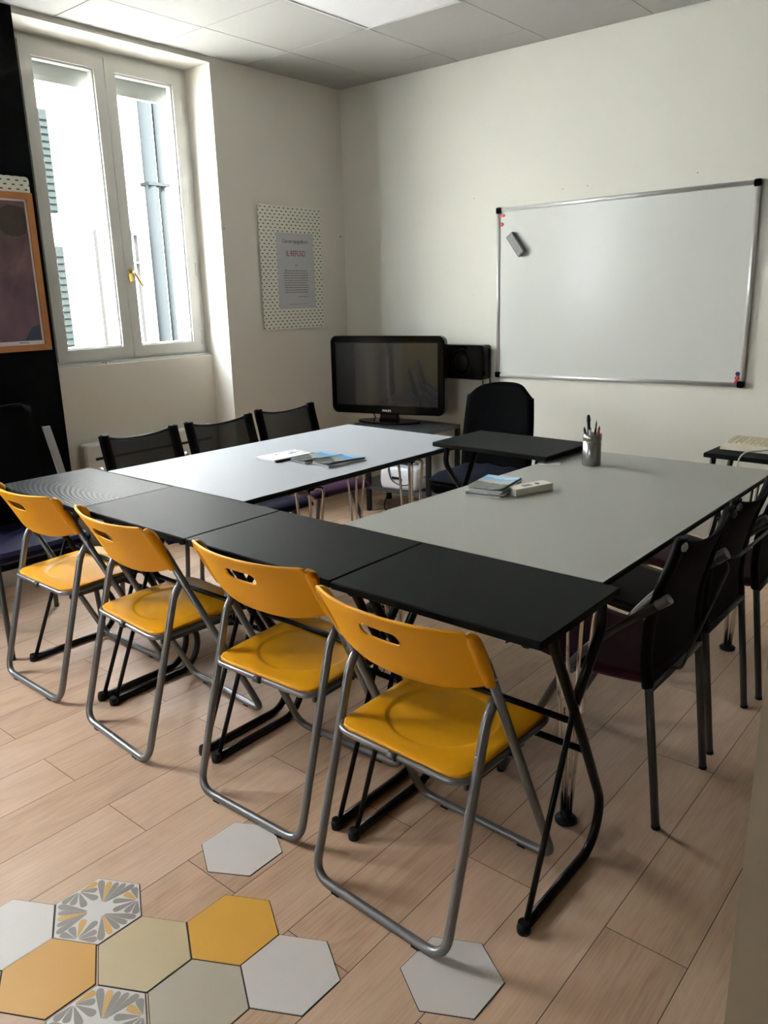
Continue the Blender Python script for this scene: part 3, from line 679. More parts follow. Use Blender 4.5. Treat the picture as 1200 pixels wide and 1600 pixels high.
# ================================================================== black upholstered side chair behind the small desk
oc = thing('upholstered_chair', 'black upholstered chair with tall rounded back by the whiteboard wall', 'chair', (1.69, -0.76, 0))
mb = MB()
nu, nv = 12, 14; vs = []
def ob(u, v, off):
    z = 0.44 + 0.51 * v
    hwid = 0.243 - 0.042 * v ** 1.5 - 0.02 * (1 - v) ** 2
    if v > 0.86: hwid -= 0.045 * ((v - 0.86) / 0.14) ** 2.5
    zz = z - (0.035 * abs(u) ** 3 if v > 0.9 else 0)
    return V((hwid * u, 0.16 + 0.05 * v - 0.045 * (abs(u) ** 2.2) + off * (1 - 0.6 * abs(u) ** 6), zz))
for off in (-0.03, 0.03):
    for j in range(nv + 1):
        for i in range(nu + 1): vs.append(ob(-1 + 2 * i / nu, j / nv, off))
K = (nu + 1) * (nv + 1); fs = []
for j in range(nv):
    for i in range(nu):
        a = j * (nu + 1) + i; fs.append((a, a + 1, a + nu + 2, a + nu + 1)); fs.append((K + a, K + a + nu + 1, K + a + nu + 2, K + a + 1))
for i in range(nu):
    fs.append((i, K + i, K + i + 1, i + 1)); a = nv * (nu + 1) + i; fs.append((a, a + 1, K + a + 1, K + a))
for j in range(nv):
    a = j * (nu + 1); c = a + nu + 1; fs.append((a, c, K + c, K + a)); a += nu; c += nu; fs.append((a, K + a, K + c, c))
mb.add(vs, fs, True); mb.build('backrest', MT['uph'], oc)
mb = MB(); mb.slab(rrect(-0.225, 0.225, -0.24, 0.19, 0.06), 0.37, 0.44, 0.018); mb.build('seat', MT['uph'], oc)
for sx in (-1, 1):
    for sy in (-1, 1):
        mb = MB(); mb.tube([(sx * 0.17, sy * 0.16, 0.38), (sx * 0.21, sy * 0.2, 0.0)], 0.011, 10); mb.build('leg', MT['black'], oc)
mb = MB()
nx, ny = 16, 14; vs = []; fs = []
for j in range(ny + 1):
    for i in range(nx + 1):
        u, v = -1 + 2 * i / nx, -1 + 2 * j / ny; e = (1 - abs(u) ** 5) * (1 - abs(v) ** 5)
        vs.append(V((0.215 * u, -0.035 + 0.2 * v, 0.447 + 0.05 * e ** 0.5 + 0.006 * math.sin(9 * u + 4 * v) * e)))
n0 = len(vs); vs += [V((p.x, p.y, 0.441)) for p in vs]
for j in range(ny):
    for i in range(nx):
        a = j * (nx + 1) + i; fs += [(a, a + 1, a + nx + 2, a + nx + 1), (n0 + a, n0 + a + nx + 1, n0 + a + nx + 2, n0 + a + 1)]
for i in range(nx): a = ny * (nx + 1) + i; fs += [(i, n0 + i, n0 + i + 1, i + 1), (a, a + 1, n0 + a + 1, n0 + a)]
for j in range(ny): a = j * (nx + 1); c = a + nx + 1; fs += [(a, c, n0 + c, n0 + a), (a + nx, n0 + a + nx, n0 + c + nx, c + nx)]
mb.add(vs, fs, True); tag(mb.build('seat_cushion', MT['jeans'], loc=(1.69, -0.76, 0)), 'navy cloth cushion lying on the black upholstered chair', 'cushion')

# ================================================================== student desks
DW, DD, DH = 0.597, 0.392, 0.7545
def desk_frame_mb(mb, x):
    A = fillet([(x, 0.105, DH - 0.02), (x, 0.12, 0.69), (x, 0.285, 0.39), (x, 0.425, 0.12), (x, 0.375, 0.0125), (x, 0.02, 0.0125)], [0.02, 0.1, 0.09, 0.07])
    mb.tube(A, 0.0125, 12)
def make_desk(name, label, top, group, inset=0.032, mesh_rack=False):
    """desk: origin on the floor under the middle of the top; the open foot side is -Y"""
    t = thing(name, label, 'desk', group=group); y0 = -DD / 2
    mb = MB(); mb.slab(rrect(-DW / 2, DW / 2, -DD / 2, DD / 2, 0.006, 3), DH - 0.02, DH, 0.003)
    mb.build('desktop', top, t)
    for s in (-1, 1):
        x = s * (DW / 2 - inset)
        mb = MB()
        m_ = MB(); desk_frame_mb(m_, x)
        B = fillet([(x, 0.352, DH - 0.02), (x, 0.372, 0.66), (x, 0.235, 0.50)], [0.06])
        m_.tube(B, 0.0125, 12); m_.tube([(x, 0.24, 0.505), (x, 0.035, 0.025)], 0.0075, 10)
        m_.tube([(x, 0.10, DH - 0.024), (x, 0.36, DH - 0.024)], 0.008, 8)
        m_.v = [(p[0], p[1] + y0, p[2]) for p in m_.v]
        fr = m_.build('side_frame', MT['black'], t)
        m_ = MB(); m_.lathe([(0.016, 0), (0.017, 0.012), (0.014, 0.028)], c=(x, 0.022 + y0, 0.0)); m_.build('foot_cap', MT['matblk'], fr)
    for yy, zz in ((0.312, 0.335), (0.262, 0.435)):
        mb = MB(); a = DW / 2 - inset; mb.tube([(-a, yy + y0, zz), (a, yy + y0, zz)], 0.009, 10); mb.build('crossbar', MT['black'], t)
    if mesh_rack:
        mb = MB(); a = DW / 2 - inset - 0.01; n = 10
        mb.tube([((-a + 2 * a * k / n), (0.312 if k % 2 else 0.262) + y0, 0.335 if k % 2 else 0.435) for k in range(n + 1)], 0.0025, 6); mb.build('wire_lattice', MT['black'], t)
    for s in (-1, 1):
        mb = MB(); mb.lathe([(0.010, DH - 0.034), (0.013, DH - 0.030), (0.013, DH - 0.02)], c=(s * (DW / 2 - 0.05), y0 + 0.03, 0)); mb.build('bumper', MT['matblk'], t)
    return t
GD = 'black desks in a row along the yellow chairs'
xd0 = 0.921
d4 = make_desk('student_desk', 'small black desk at the near right end of the desk row', MT['desk'], GD)
d4.location = (xd0 + 3.5 * 0.6005, -2.884, 0); d4.rotation_euler = (0, 0, 0.001)
d2 = make_desk('student_desk', 'small black desk second from the left in the row', MT['desk'], GD, mesh_rack=True)
d2.location = (xd0 + 1.5 * 0.6005, -2.880, 0)
dup(d2, (xd0 + 2.5 * 0.6005, -2.881, 0), 0.0, 'small black desk third from the left in the row')
d1 = make_desk('student_desk', 'small black desk with swirling grain at the far left of the row', MT['ashtop'], GD)
d1.location = (xd0 + 0.5 * 0.6005 + 0.003, -2.886, 0); d1.rotation_euler = (0, 0, -0.01)
bd = make_desk('student_desk', 'single small black desk bridging the two big tables at the far side', MT['desk'], None, inset=0.06)
bd.location = (2.207, -1.345, 0.030); bd.rotation_euler = (0, 0, PI - 0.03)
kd = make_desk('student_desk', 'small black desk with keyboard in the right corner', MT['desk'], None)
kd.location = (3.245, -0.78, 0.0); kd.rotation_euler = (0, 0, PI - 0.04)
# risers lift the bridging desk above the big tables
for o_ in [c for c in bd.children if c.name.startswith('side_frame')]:
    for c in o_.children: c.location = (0, 0, 0)
for x in (-0.2385, 0.2385):
    mb = MB(); mb.box(x - 0.02, x + 0.02, -DD / 2 + 0.0, -DD / 2 + 0.38, -0.030, 0.0); mb.build('riser', MT['matblk'], bd)

# ================================================================== big grey tables with chrome rod legs
def leg_mb(R_top=0.075, H_=0.70):
    mb = MB()
    for k in range(4):
        a = PI / 4 + k * PI / 2; c, s = math.cos(a), math.sin(a)
        P = [(0.012 * c, 0.012 * s, 0.02), (0.026 * c, 0.026 * s, 0.30), (R_top * c, R_top * s, H_ + 0.012), (R_top * c * 0.35, R_top * s * 0.35, H_ + 0.012)]
        mb.tube(fillet(P, [0.12, 0.03]), 0.0058, 8)
    return mb
def big_table(name, label, corners, legs, m, Rt):
    cx = sum(c[0] for c in corners) / 4; cy = sum(c[1] for c in corners) / 4
    t = thing(name, label, 'table', (cx, cy, 0))
    P = [(c[0] - cx, c[1] - cy) for c in corners]
    # black chamfered core and thin laminate face
    mb = MB(); mb.slab(P, DH - 0.022, DH - 0.0015, 0.004)
    mb.build('table_core', MT['edge'], t)
    mb = MB(); mb.prism([(x * 0.997, y * 0.998) for x, y in P], DH - 0.0015, DH); mb.build('tabletop', m, t)
    for lx, ly in legs:
        x, y = lx - cx, ly - cy
        l = leg_mb(Rt, DH - 0.055).build('leg', MT['chrome'], t, loc=(x, y, 0))
        mb = MB(); mb.lathe([(0.030, 0.0), (0.031, 0.008), (0.026, 0.014), (0.010, 0.018), (0.010, 0.035)]); mb.build('foot_disc', MT['matblk'], l)
        mb = MB()
        mb.lathe([(0.018, DH - 0.052), (0.022, DH - 0.045), (0.022, DH - 0.022)], seg=16)
        mb.build('bushing', MT['black'], l)
    return t
big_table('conference_table', 'large pale grey table on chrome rod legs by the window', [(1.062, -2.684), (1.928, -2.680), (1.948, -1.235), (1.100, -1.222)],
          [(1.855, -2.285), (1.86, -1.64), (1.32, -2.30), (1.32, -1.42)], MT['lam2'], 0.055)
big_table('conference_table', 'large grey table on chrome rod legs holding the pen cup', [(2.402, -2.684), (3.272, -2.684), (3.280, -1.165), (2.482, -1.185)],
          [(3.178, -2.632), (3.188, -1.225), (2.56, -2.6), (2.60, -1.30)], MT['lam'], 0.060)

# ================================================================== yellow folding chairs
def ytube(z): return 0.45 - 0.365 * (z - 0.0125) / 0.7725
def make_folding_chair(label, group):
    t = thing('folding_chair', label, 'chair', group=group)
    mb = MB(); x = 0.208
    mb.tube(fillet([(-x, 0.185, 0.585), (-x, 0.152, 0.545), (-x, 0, 0.0125), (x, 0, 0.0125), (x, 0.152, 0.545), (x, 0.185, 0.585)], [0.03, 0.055, 0.055, 0.03]), 0.0118, 12)
    rl = mb.build('rear_leg_frame', MT['grey'], t)
    mb = MB(); x = 0.222
    mb.tube(fillet([(-x, ytube(0.70), 0.70), (-x, 0.45, 0.0125), (x, 0.45, 0.0125), (x, ytube(0.70), 0.70)], 0.055), 0.0118, 12)
    fl = mb.build('front_leg_frame', MT['grey'], t)
    for s in (-1, 1):
        m_ = MB(); m_.cyl((s * 0.195, 0.180, 0.575), (s * 0.238, 0.180, 0.575), 0.006, 10); m_.build('pivot_bolt', MT['grey'], fl)
        m_ = MB(); m_.cyl((s * 0.18, ytube(0.395), 0.395), (s * 0.225, ytube(0.395), 0.395), 0.007, 10); m_.build('pivot_bolt', MT['grey'], fl)
    for s in (-1, 1):
        for yy, fr in ((0.0, rl), (0.45, fl)):
            m_ = MB(); m_.box(s * 0.13 - 0.012, s * 0.13 + 0.012, yy - 0.010, yy + 0.010, 0.0, 0.006); m_.build('glide', MT['matblk'], fr)
    # seat: rounded panel with a shallow round hollow
    def outline(o=0.0):
        pts = []
        C = [(-0.192, 0.085, 0.045), (0.192, 0.085, 0.045), (0.200, 0.452, 0.05), (-0.200, 0.452, 0.05)]
        P_ = [V((c[0], c[1], 0)) for c in C]
        for i in range(4):
            p, a, b = P_[i], P_[i - 1], P_[(i + 1) % 4]; r = C[i][2] + o
            p0 = p + (a - p).normalized() * r; p2 = p + (b - p).normalized() * r
            for k in range(9):
                q = k / 8; v = p0 * (1 - q) ** 2 + p * (2 * q * (1 - q)) + p2 * q * q; pts.append(v)
        out = []
        for v in pts:
            bow = 0.014 * (1 - (v.x / 0.2) ** 2); y = v.y + (bow if v.y > 0.27 else -bow * 0.5)
            out.append(V((v.x, y, 0)))
        return out
    ol = outline(); cen = V((0, 0.268, 0)); n = len(ol)
    def seat_z(p):
        r = math.hypot(p.x / 0.150, (p.y - 0.266) / 0.140)
        k = min(1.0, max(0.0, (1.0 - r) / 0.10)); dip = -0.0042 * k * k * (3 - 2 * k)
        return 0.424 + dip + 0.010 * ((p.y - 0.085) / 0.37) - (0.007 * max(0, (p.y - 0.40) / 0.06) ** 2)
    mb = MB(); vs = []; c0 = V((0, 0.266, 0)); NA = 64; out = []
    for k in range(NA):
        an = 2 * PI * k / NA; d = V((math.cos(an), math.sin(an), 0)); best = None
        for i in range(n):
            p_, q_ = ol[i], ol[(i + 1) % n]; e = q_ - p_; den = d.x * e.y - d.y * e.x
            if abs(den) < 1e-12: continue
            w = p_ - c0; t_ = (w.x * e.y - w.y * e.x) / den; u_ = (w.x * d.y - w.y * d.x) / den
            if t_ > 0 and -1e-6 <= u_ <= 1 + 1e-6: best = t_ if best is None else max(best, t_)
        out.append(c0 + d * best)
    rings = []
    for q in (1.0, 0.988, 0.95, 0.6, 0.2): 
        rings.append([(c0 + V((0.150 * 1.0 * math.cos(2 * PI * k / NA), 0.140 * math.sin(2 * PI * k / NA), 0))) * (1 - q) + out[k] * q for k in range(NA)])
    for q in (1.0, 0.975, 0.95, 0.925, 0.90, 0.85, 0.7, 0.4): rings.append([c0 + V((0.150 * q * math.cos(2 * PI * k / NA), 0.140 * q * math.sin(2 * PI * k / NA), 0)) for k in range(NA)])
    for i, rg in enumerate(rings):
        for p in rg: vs.append(V((p.x, p.y, seat_z(p) - (0.006 if i == 0 else 0.0015 if i == 1 else 0))))
    vs.append(V((c0.x, c0.y, seat_z(c0)))); nr = len(rings); nn = NA
    fs = [(i * nn + k, i * nn + (k + 1) % nn, (i + 1) * nn + (k + 1) % nn, (i + 1) * nn + k) for i in range(nr - 1) for k in range(nn)]
    fs += [((nr - 1) * nn + k, (nr - 1) * nn + (k + 1) % nn, len(vs) - 1) for k in range(nn)]
    nb = len(vs)
    for p in rings[0]: vs.append(V((p.x, p.y, 0.408)))
    fs += [(k, nb + k, nb + (k + 1) % nn, (k + 1) % nn) for k in range(nn)] + [[nb + k for k in range(nn)]]
    mb.add(vs, fs, True); st = mb.build('seat', MT['yellow'], t)
    mb = MB(); mb.tube([cen + (v - cen) * 1.012 + V((0, 0, 0.409 + 0.008 * (v.y - 0.085) / 0.37)) for v in ol], 0.0085, 8, closed=True); rim = mb.build('seat_rim', MT['grey'], st)
    mb = MB(); mb.tube([(-0.012, 0.0725, 0.409), (0.012, 0.0725, 0.409)], 0.0095, 8); mb.build('rim_joint', MT['greyp'], st)
    # link arms under the seat
    for s in (-1, 1):
        mb = MB(); mb.box(s * 0.188 - 0.004, s * 0.188 + 0.004, 0.10, 0.34, 0.386, 0.402); mb.build('link_bar', MT['greyp'], t)
    # backrest: curved shell with a handle slot
    Wb = 0.222
    def shell(u, v):
        # v 0 bottom, 1 top
        au = abs(u)
        zt = 0.787 - 0.004 * (1 - au ** 2); zb = 0.607 + 0.034 * au ** 2.6
        if au > 0.93: q = (au - 0.93) / 0.07; zt -= 0.010 * q * q; zb += 0.0
        z = zb + (zt - zb) * v
        y = ytube(z) - 0.014 - 0.050 * (1 - au ** 2.3) - 0.010 * v * v
        return V((Wb * u, y, z))
    pts = []; edges = []
    NU, NV = 36, 10
    for j in range(NV + 1):
        for i in range(NU + 1): pts.append((-1 + 2 * i / NU, j / NV))
    idx = lambda i, j: j * (NU + 1) + i
    for i in range(NU): edges += [(idx(i, 0), idx(i + 1, 0)), (idx(i, NV), idx(i + 1, NV))]
    for j in range(NV): edges += [(idx(0, j), idx(0, j + 1)), (idx(NU, j), idx(NU, j + 1))]
    hu, hv, uc, vc = 0.27, 0.112, -0.02, 0.68
    hole = []
    hole_pts = []
    ratio = Wb / 0.187 # u unit -> same length as v unit
    for k in range(24):
        a = 2 * PI * k / 24; c_, s_ = math.cos(a), math.sin(a)
        uu = uc + (hu - hv / ratio) * (1 if c_ > 0 else -1) * (1 if abs(c_) > 1e-6 else 0) + hv / ratio * c_
        hole_pts.append((uu, vc + hv * s_))
    def in_hole(u, v, g=1.0):
        du = abs(u - uc); L_ = hu - hv / ratio
        dx = max(0, du - L_) * ratio; return math.hypot(dx, v - vc) < hv * g
    keep = [not in_hole(p[0], p[1], 1.25) for p in pts]
    mp = {}; P2 = []
    for i, p in enumerate(pts):
        if keep[i]: mp[i] = len(P2); P2.append(p)
    E2 = [(mp[a], mp[b]) for a, b in edges]
    h0 = len(P2); P2 += hole_pts; E2 += [(h0 + k, h0 + (k + 1) % 24) for k in range(24)]
    vo, eo, fo, _, _, _ = geometry.delaunay_2d_cdt([V((p[0] * ratio, p[1])) for p in P2], E2, [], 1, 1e-6)
    vo = [(p.x / ratio, p.y) for p in vo]
    fo = [f for f in fo if not in_hole(sum(vo[i][0] for i in f) / len(f), sum(vo[i][1] for i in f) / len(f), 0.98)]
    mb = MB(); mb.add([shell(u, v) for u, v in vo], fo, True)
    bk = mb.build('backrest', MT['yellow'], t)
    sm = bk.modifiers.new('thickness', 'SOLIDIFY'); sm.thickness = 0.006; sm.offset = 0
    bv = bk.modifiers.new('edge', 'BEVEL'); bv.width = 0.0015; bv.segments = 2; bv.limit_method = 'ANGLE'; bv.angle_limit = 1.0
    # raised rim along edge and slot, and sleeves round the tubes
    mb = MB()
    ring = [shell(-0.97 + 1.94 * k / 40, 1.0) for k in range(41)]; mb.tube([p + V((0, 0.002, -0.001)) for p in ring], 0.0045, 8)
    ring = [shell(-0.97 + 1.94 * k / 40, 0.0) for k in range(41)]; mb.tube([p + V((0, 0.002, 0.001)) for p in ring], 0.0045, 8)
    mb.tube([shell(u, v) + V((0, -0.001, 0)) for u, v in hole_pts], 0.0030, 8, closed=True)
    mb.build('backrest_rim', MT['yellow'], bk)
    for s in (-1, 1):
        mb = MB(); P = []
        zt, zb = 0.782, 0.632
        N_ = 16; vv = []
        for q in range(N_ + 1):
            z = zb + (zt - zb) * q / N_; f = q / N_
            k_ = 1.0 if f < 0.8 else math.sqrt(max(0.0, 1 - ((f - 0.8) / 0.2) ** 2)) * 0.75 + 0.25
            k_ *= 0.86 + 0.14 * min(1, f * 3)
            for a_ in range(14):
                an = 2 * PI * a_ / 14
                vv.append(V((s * (0.2195 - 0.004 * (1 - k_)) + 0.0155 * k_ * math.cos(an), ytube(z) - 0.004 - 0.009 * f + 0.020 * k_ * math.sin(an), z)))
        mb.add(vv, [(i * 14 + k, i * 14 + (k + 1) % 14, (i + 1) * 14 + (k + 1) % 14, (i + 1) * 14 + k) for i in range(N_) for k in range(14)] + [list(range(14))[::-1], [N_ * 14 + k for k in range(14)]], True)
        sl = mb.build('tube_sleeve', MT['yellow'], bk)
        mb = MB(); mb.cyl((s * 0.2, ytube(0.655) + 0.0, 0.655), (s * 0.237, ytube(0.655), 0.655), 0.004, 8); mb.build('screw', MT['chrome'], sl)
    return t
GY = 'yellow folding chairs tucked along the black desks'
c4 = make_folding_chair('yellow folding chair nearest the camera, right end of the row', GY)
c4.location = (2.992, -3.244, 0); c4.rotation_euler = (0, 0, -0.030)
dup(c4, (2.456, -3.182, 0), 0.032, 'yellow folding chair third from the left in the row')
dup(c4, (1.796, -3.195, 0), -0.070, 'yellow folding chair second from the left in the row')
dup(c4, (1.195, -3.181, 0), -0.005, 'yellow folding chair at the far left, cut by the photo edge')

# ================================================================== sling chairs
def make_sling_chair(label, seat_m, mesh_m, group, rods):
    t = thing('sling_chair', label, 'chair', group=group)
    hwb = 0.196
    post = [(0.052, 0.415), (0.064, 0.50), (0.060, 0.60), (0.036, 0.71), (0.006, 0.80), (-0.004, 0.845)]
    def py(z):
        for (a, za), (b, zb) in zip(post, post[1:]):
            if z <= zb: q = (z - za) / (zb - za); return a + (b - a) * q
        return post[-1][0]
    # backrest: sling between two posts, top edge sagging in the middle
    mb = MB(); nu, nv = 18, 14; vs = []
    for j in range(nv + 1):
        for i in range(nu + 1):
            u = -1 + 2 * i / nu; v = j / nv; z = 0.425 + v * (0.845 - 0.036 * (1 - u * u) ** 0.8 - 0.425)
            y = py(z) - 0.022 * (1 - u * u) * (0.4 + 0.6 * v); vs.append(V((hwb * u, y, z)))
    fs = []; mm = []
    for j in range(nv):
        for i in range(nu):
            a = j * (nu + 1) + i; fs.append((a, a + 1, a + nu + 2, a + nu + 1)); mm.append(0)
    mb.add(vs, fs, True); bk = mb.build('backrest', mesh_m, t)
    s_ = bk.modifiers.new('thickness', 'SOLIDIFY'); s_.thickness = 0.003; s_.offset = 0
    for s in (-1, 1):
        mb = MB(); P = [(s * 0.192, py(z) + 0.0, z) for z in [0.42 + 0.425 * k / 14 for k in range(15)]]
        # flattened sleeve round the post
        n = len(P); vv = []
        for p in P:
            for k in range(12):
                a = 2 * PI * k / 12; vv.append(V((p[0] - s * 0.010 + 0.027 * math.cos(a), p[1] + 0.014 * math.sin(a), p[2])))
        ff = [(i * 12 + k, i * 12 + (k + 1) % 12, (i + 1) * 12 + (k + 1) % 12, (i + 1) * 12 + k) for i in range(n - 1) for k in range(12)]
        ff += [list(range(12))[::-1], [(n - 1) * 12 + k for k in range(12)]]
        mb.add(vv, ff, True); sl = mb.build('post_sleeve', MT['sling'], bk)
        mb = MB(); mb.lathe([(0.010, 0), (0.013, 0.004), (0.012, 0.010), (0.004, 0.014)], mtx=frame_mtx((1, 0, 0), (0, 0, 1), (0, -1, 0), (s * 0.188, py(0.83) - 0.008, 0.826)), seg=12); mb.build('post_knob', MT['grey'], sl)
    mb = MB(); mb.tube([V((hwb * u, py(0.845) - 0.022 * (1 - u * u), 0.845 - 0.036 * (1 - u * u) ** 0.8)) for u in [-1 + k / 10 for k in range(21)]], 0.006, 8); mb.build('top_hem', MT['sling'], bk)
    # seat pad
    mb = MB(); nu, nv = 12, 16; vs = []
    for lay in (0, 1):
        for j in range(nv + 1):
            for i in range(nu + 1):
                u = -1 + 2 * i / nu; v = j / nv; y = 0.055 + 0.435 * v
                z = 0.452 - 0.020 * math.sin(PI * min(1, v * 1.1)) + 0.012 * v - 0.03 * max(0, (v - 0.82) / 0.18) ** 2
                e = (1 - abs(u) ** 8) * (1 - max(0, (v - 0.9) / 0.1) ** 3)
                if lay: z -= 0.012 + 0.032 * e
                vs.append(V((0.195 * u, y, z)))
    K = (nu + 1) * (nv + 1); fs = []
    for j in range(nv):
        for i in range(nu):
            a = j * (nu + 1) + i; fs.append((a, a + 1, a + nu + 2, a + nu + 1)); fs.append((K + a, K + a + nu + 1, K + a + nu + 2, K + a + 1))
    for i in range(nu): fs.append((i, K + i, K + i + 1, i + 1)); a = nv * (nu + 1) + i; fs.append((a, a + 1, K + a + 1, K + a))
    for j in range(nv): a = j * (nu + 1); c = a + nu + 1; fs.append((a, c, K + c, K + a)); a += nu; c += nu; fs.append((a, K + a, K + c, c))
    mb.add(vs, fs, True); mb.build('seat', seat_m, t)
    G = MT['greyp']
    for s in (-1, 1):
        mb = MB(); mb.tube([(s * 0.184, 0.0, 0.0), (s * 0.184, 0.048, 0.41)], 0.0115, 12); lg = mb.build('leg', G, t)
        mb = MB(); mb.cyl((s * 0.184, 0, 0), (s * 0.184, 0.001, 0.010), 0.0125, 12); mb.build('rubber_foot', MT['matblk'], lg)
        mb = MB(); mb.tube(fillet([(s * 0.217, 0.485, 0.0), (s * 0.217, 0.285, 0.405), (s * 0.217, 0.20, 0.52), (s * 0.218, 0.01, 0.685)], [0.08, 0.1]), 0.0115, 12); lg = mb.build('leg', G, t)
        mb = MB(); mb.cyl((s * 0.217, 0.486, 0), (s * 0.217, 0.481, 0.010), 0.0125, 12); mb.build('rubber_foot', MT['matblk'], lg)
        mb = MB(); mb.tube([(s * 0.218, 0.03, 0.668), (s * 0.218, 0.012, 0.6835), (s * 0.218, 0.0, 0.694)], 0.0135, 12); mb.build('end_cap', MT['grey'], lg)
    mb = MB(); mb.tube([(-0.184, 0.048, 0.413), (0.184, 0.048, 0.413)], 0.0125, 12); mb.build('rear_crossbar', G, t)
    mb = MB(); mb.tube([(-0.217, 0.26, 0.415), (0.217, 0.26, 0.415)], 0.009, 12); mb.build('seat_crossbar', G, t)
    if rods == 'slant':
        mb = MB(); mb.tube(fillet([(-0.06, 0.040, 0.43), (-0.05, 0.014, 0.43), (0.20, -0.012, 0.655), (0.216, 0.0, 0.67)], [0.012, 0.02]), 0.0042, 8)
    else:
        mb = MB(); mb.tube(fillet([(-0.216, 0.0, 0.675), (-0.20, -0.03, 0.68), (0.20, -0.03, 0.68), (0.216, 0.0, 0.675)], 0.02), 0.005, 8)
    mb.build('tie_rod', G, t)
    return t
# right-hand side, facing the tables (local +Y -> world -X)
GR = 'black sling chairs on the right of the tables'
RY = PI / 2
r1 = make_sling_chair('black sling chair with plum seat nearest on the right side', MT['plum'], MT['sling'], GR, 'slant'); r1.location = (3.392, -2.325, 0); r1.rotation_euler = (0, 0, RY - 0.015)
# local +X is world +Y there
r2 = make_sling_chair('black sling chair with dark seat, middle of three on the right side', MT['dark_seat'], MT['sling'], GR, 'level'); r2.location = (3.384, -1.862, 0); r2.rotation_euler = (0, 0, RY)
r3 = make_sling_chair('black sling chair with plum seat farthest on the right side', MT['plum'], MT['sling'], GR, 'level'); r3.location = (3.404, -1.400, 0); r3.rotation_euler = (0, 0, RY + 0.02)
# left-hand side, by the window, facing the other way
GL = 'black mesh chairs along the window side'
l1 = make_sling_chair('black mesh chair with navy seat nearest the black wall, window side', MT['navyseat'], MT['weave'], GL, 'slant'); l1.location = (0.752, -2.312, 0); l1.rotation_euler = (0, 0, -RY - 0.06)
l2 = make_sling_chair('black mesh chair with navy seat, middle of three along the window side', MT['navyseat'], MT['weave'], GL, 'slant'); l2.location = (0.772, -1.850, 0); l2.rotation_euler = (0, 0, -RY - 0.08)
l3 = make_sling_chair('black mesh chair with purple seat farthest along the window side', MT['purple'], MT['weave'], GL, 'slant'); l3.location = (0.745, -1.360, 0); l3.rotation_euler = (0, 0, -RY - 0.12)

# tall black chair in front of the black wall, far left
hc = thing('high_back_chair', 'tall black mesh chair with grey side bar before the black wall', 'chair', (0.45, -2.90, 0), -RY)
mb = MB(); nu, nv = 12, 12; vs = []
for j in range(nv + 1):
    for i in range(nu + 1):
        u = -1 + 2 * i / nu; v = j / nv
        vs.append(V((0.235 * u, -0.03 * v - 0.02 * (1 - u * u), 0.46 + v * (0.55 - 0.02 * (1 - u * u) - 0.03 * abs(u) ** 8))))
fs = [(j * (nu + 1) + i, j * (nu + 1) + i + 1, (j + 1) * (nu + 1) + i + 1, (j + 1) * (nu + 1) + i) for j in range(nv) for i in range(nu)]
mb.add(vs, fs, True); bk = mb.build('backrest', MT['sling'], hc); s_ = bk.modifiers.new('thickness', 'SOLIDIFY'); s_.thickness = 0.02
mb = MB(); mb.slab(rrect(-0.22, 0.22, 0.0, 0.44, 0.05), 0.41, 0.46, 0.015); mb.build('seat', MT['navyseat'], hc)
for sx in (-1, 1):
    for yy, e in ((0.03, -0.02), (0.40, 0.03)):
        mb = MB(); mb.tube([(sx * 0.20, yy, 0.42), (sx * 0.21, yy + e, 0)], 0.0115, 10); mb.build('leg', MT['greyp'], hc)
mb = MB()
bar = [(-0.285, 0.0, 0.880), (-0.31, 0.0, 0.76), (-0.34, 0.0, 0.60), (-0.33, 0.02, 0.43)]
for (a, b) in zip(bar, bar[1:]):
    a, b = V(a), V(b); vs = [p + V((dx, dy, 0)) for p in (a, b) for dx, dy in ((-0.018, -0.006), (0.018, -0.006), (0.018, 0.006), (-0.018, 0.006))]
    mb.add(vs, [(0, 1, 5, 4), (1, 2, 6, 5), (2, 3, 7, 6), (3, 0, 4, 7), (3, 2, 1, 0), (4, 5, 6, 7)])
mb.box(-0.34, -0.19, 0.0, 0.03, 0.42, 0.45)
mb.build('side_bar', MT['alu'], hc)

# ================================================================== things on the tables
TZ = DH + 0.0002
def quad_slab(mb, P, z0, z1, b=0.0008): mb.slab(P, z0, z1, b)
def leaflets(label, loc, rotz, n, w, l, seed, group, topm):
    t = thing('leaflet_stack', label, 'leaflets', loc, rotz, group); random.seed(seed)
    mb = MB()
    for k in range(n):
        dx, dy, a = random.uniform(-.005, .005), random.uniform(-.006, .006), random.uniform(-0.05, 0.05)
        m_ = Matrix.Translation((dx, dy, 0)) @ Matrix.Rotation(a, 4, 'Z')
        mb.cur = k % 2
        mb.box(-w / 2, w / 2, -l / 2, l / 2, k * 0.0032, k * 0.0032 + 0.0028, m_)
    mb.build('sheets', [MT['paperg'], mat('grey_leaflet_edge', (0.16, 0.17, 0.17), 0.5)], t)
    mb = MB(); z = n * 0.0032; N_ = 8; vs = []
    for j in (0, 1):
        for i in range(N_ + 1):
            x = -w / 2 + w * i / N_; lift = 0.006 * (abs(2 * i / N_ - 1)) ** 2
            vs += [V((x, -l / 2, z + lift + j * 0.001)), V((x, l / 2, z + lift * 0.4 + j * 0.001))]
    K = 2 * (N_ + 1); fs = []
    for i in range(N_):
        a = 2 * i; fs += [(a, a + 1, a + 3, a + 2), (K + a, K + a + 2, K + a + 3, K + a + 1), (a, a + 2, K + a + 2, K + a), (a + 1, K + a + 1, K + a + 3, a + 3)]
    fs += [(0, K, K + 1, 1), (2 * N_, 2 * N_ + 1, K + 2 * N_ + 1, K + 2 * N_)]
    mb.add(vs, fs); mb.build('cover', topm, t)
    return t
GLf = 'leaflet stacks on the pale table'
leaflets('left stack of blue-covered leaflets on the pale grey table', (1.633, -2.015, TZ), -0.12, 4, 0.105, 0.205, 1, GLf, MT['cover'])
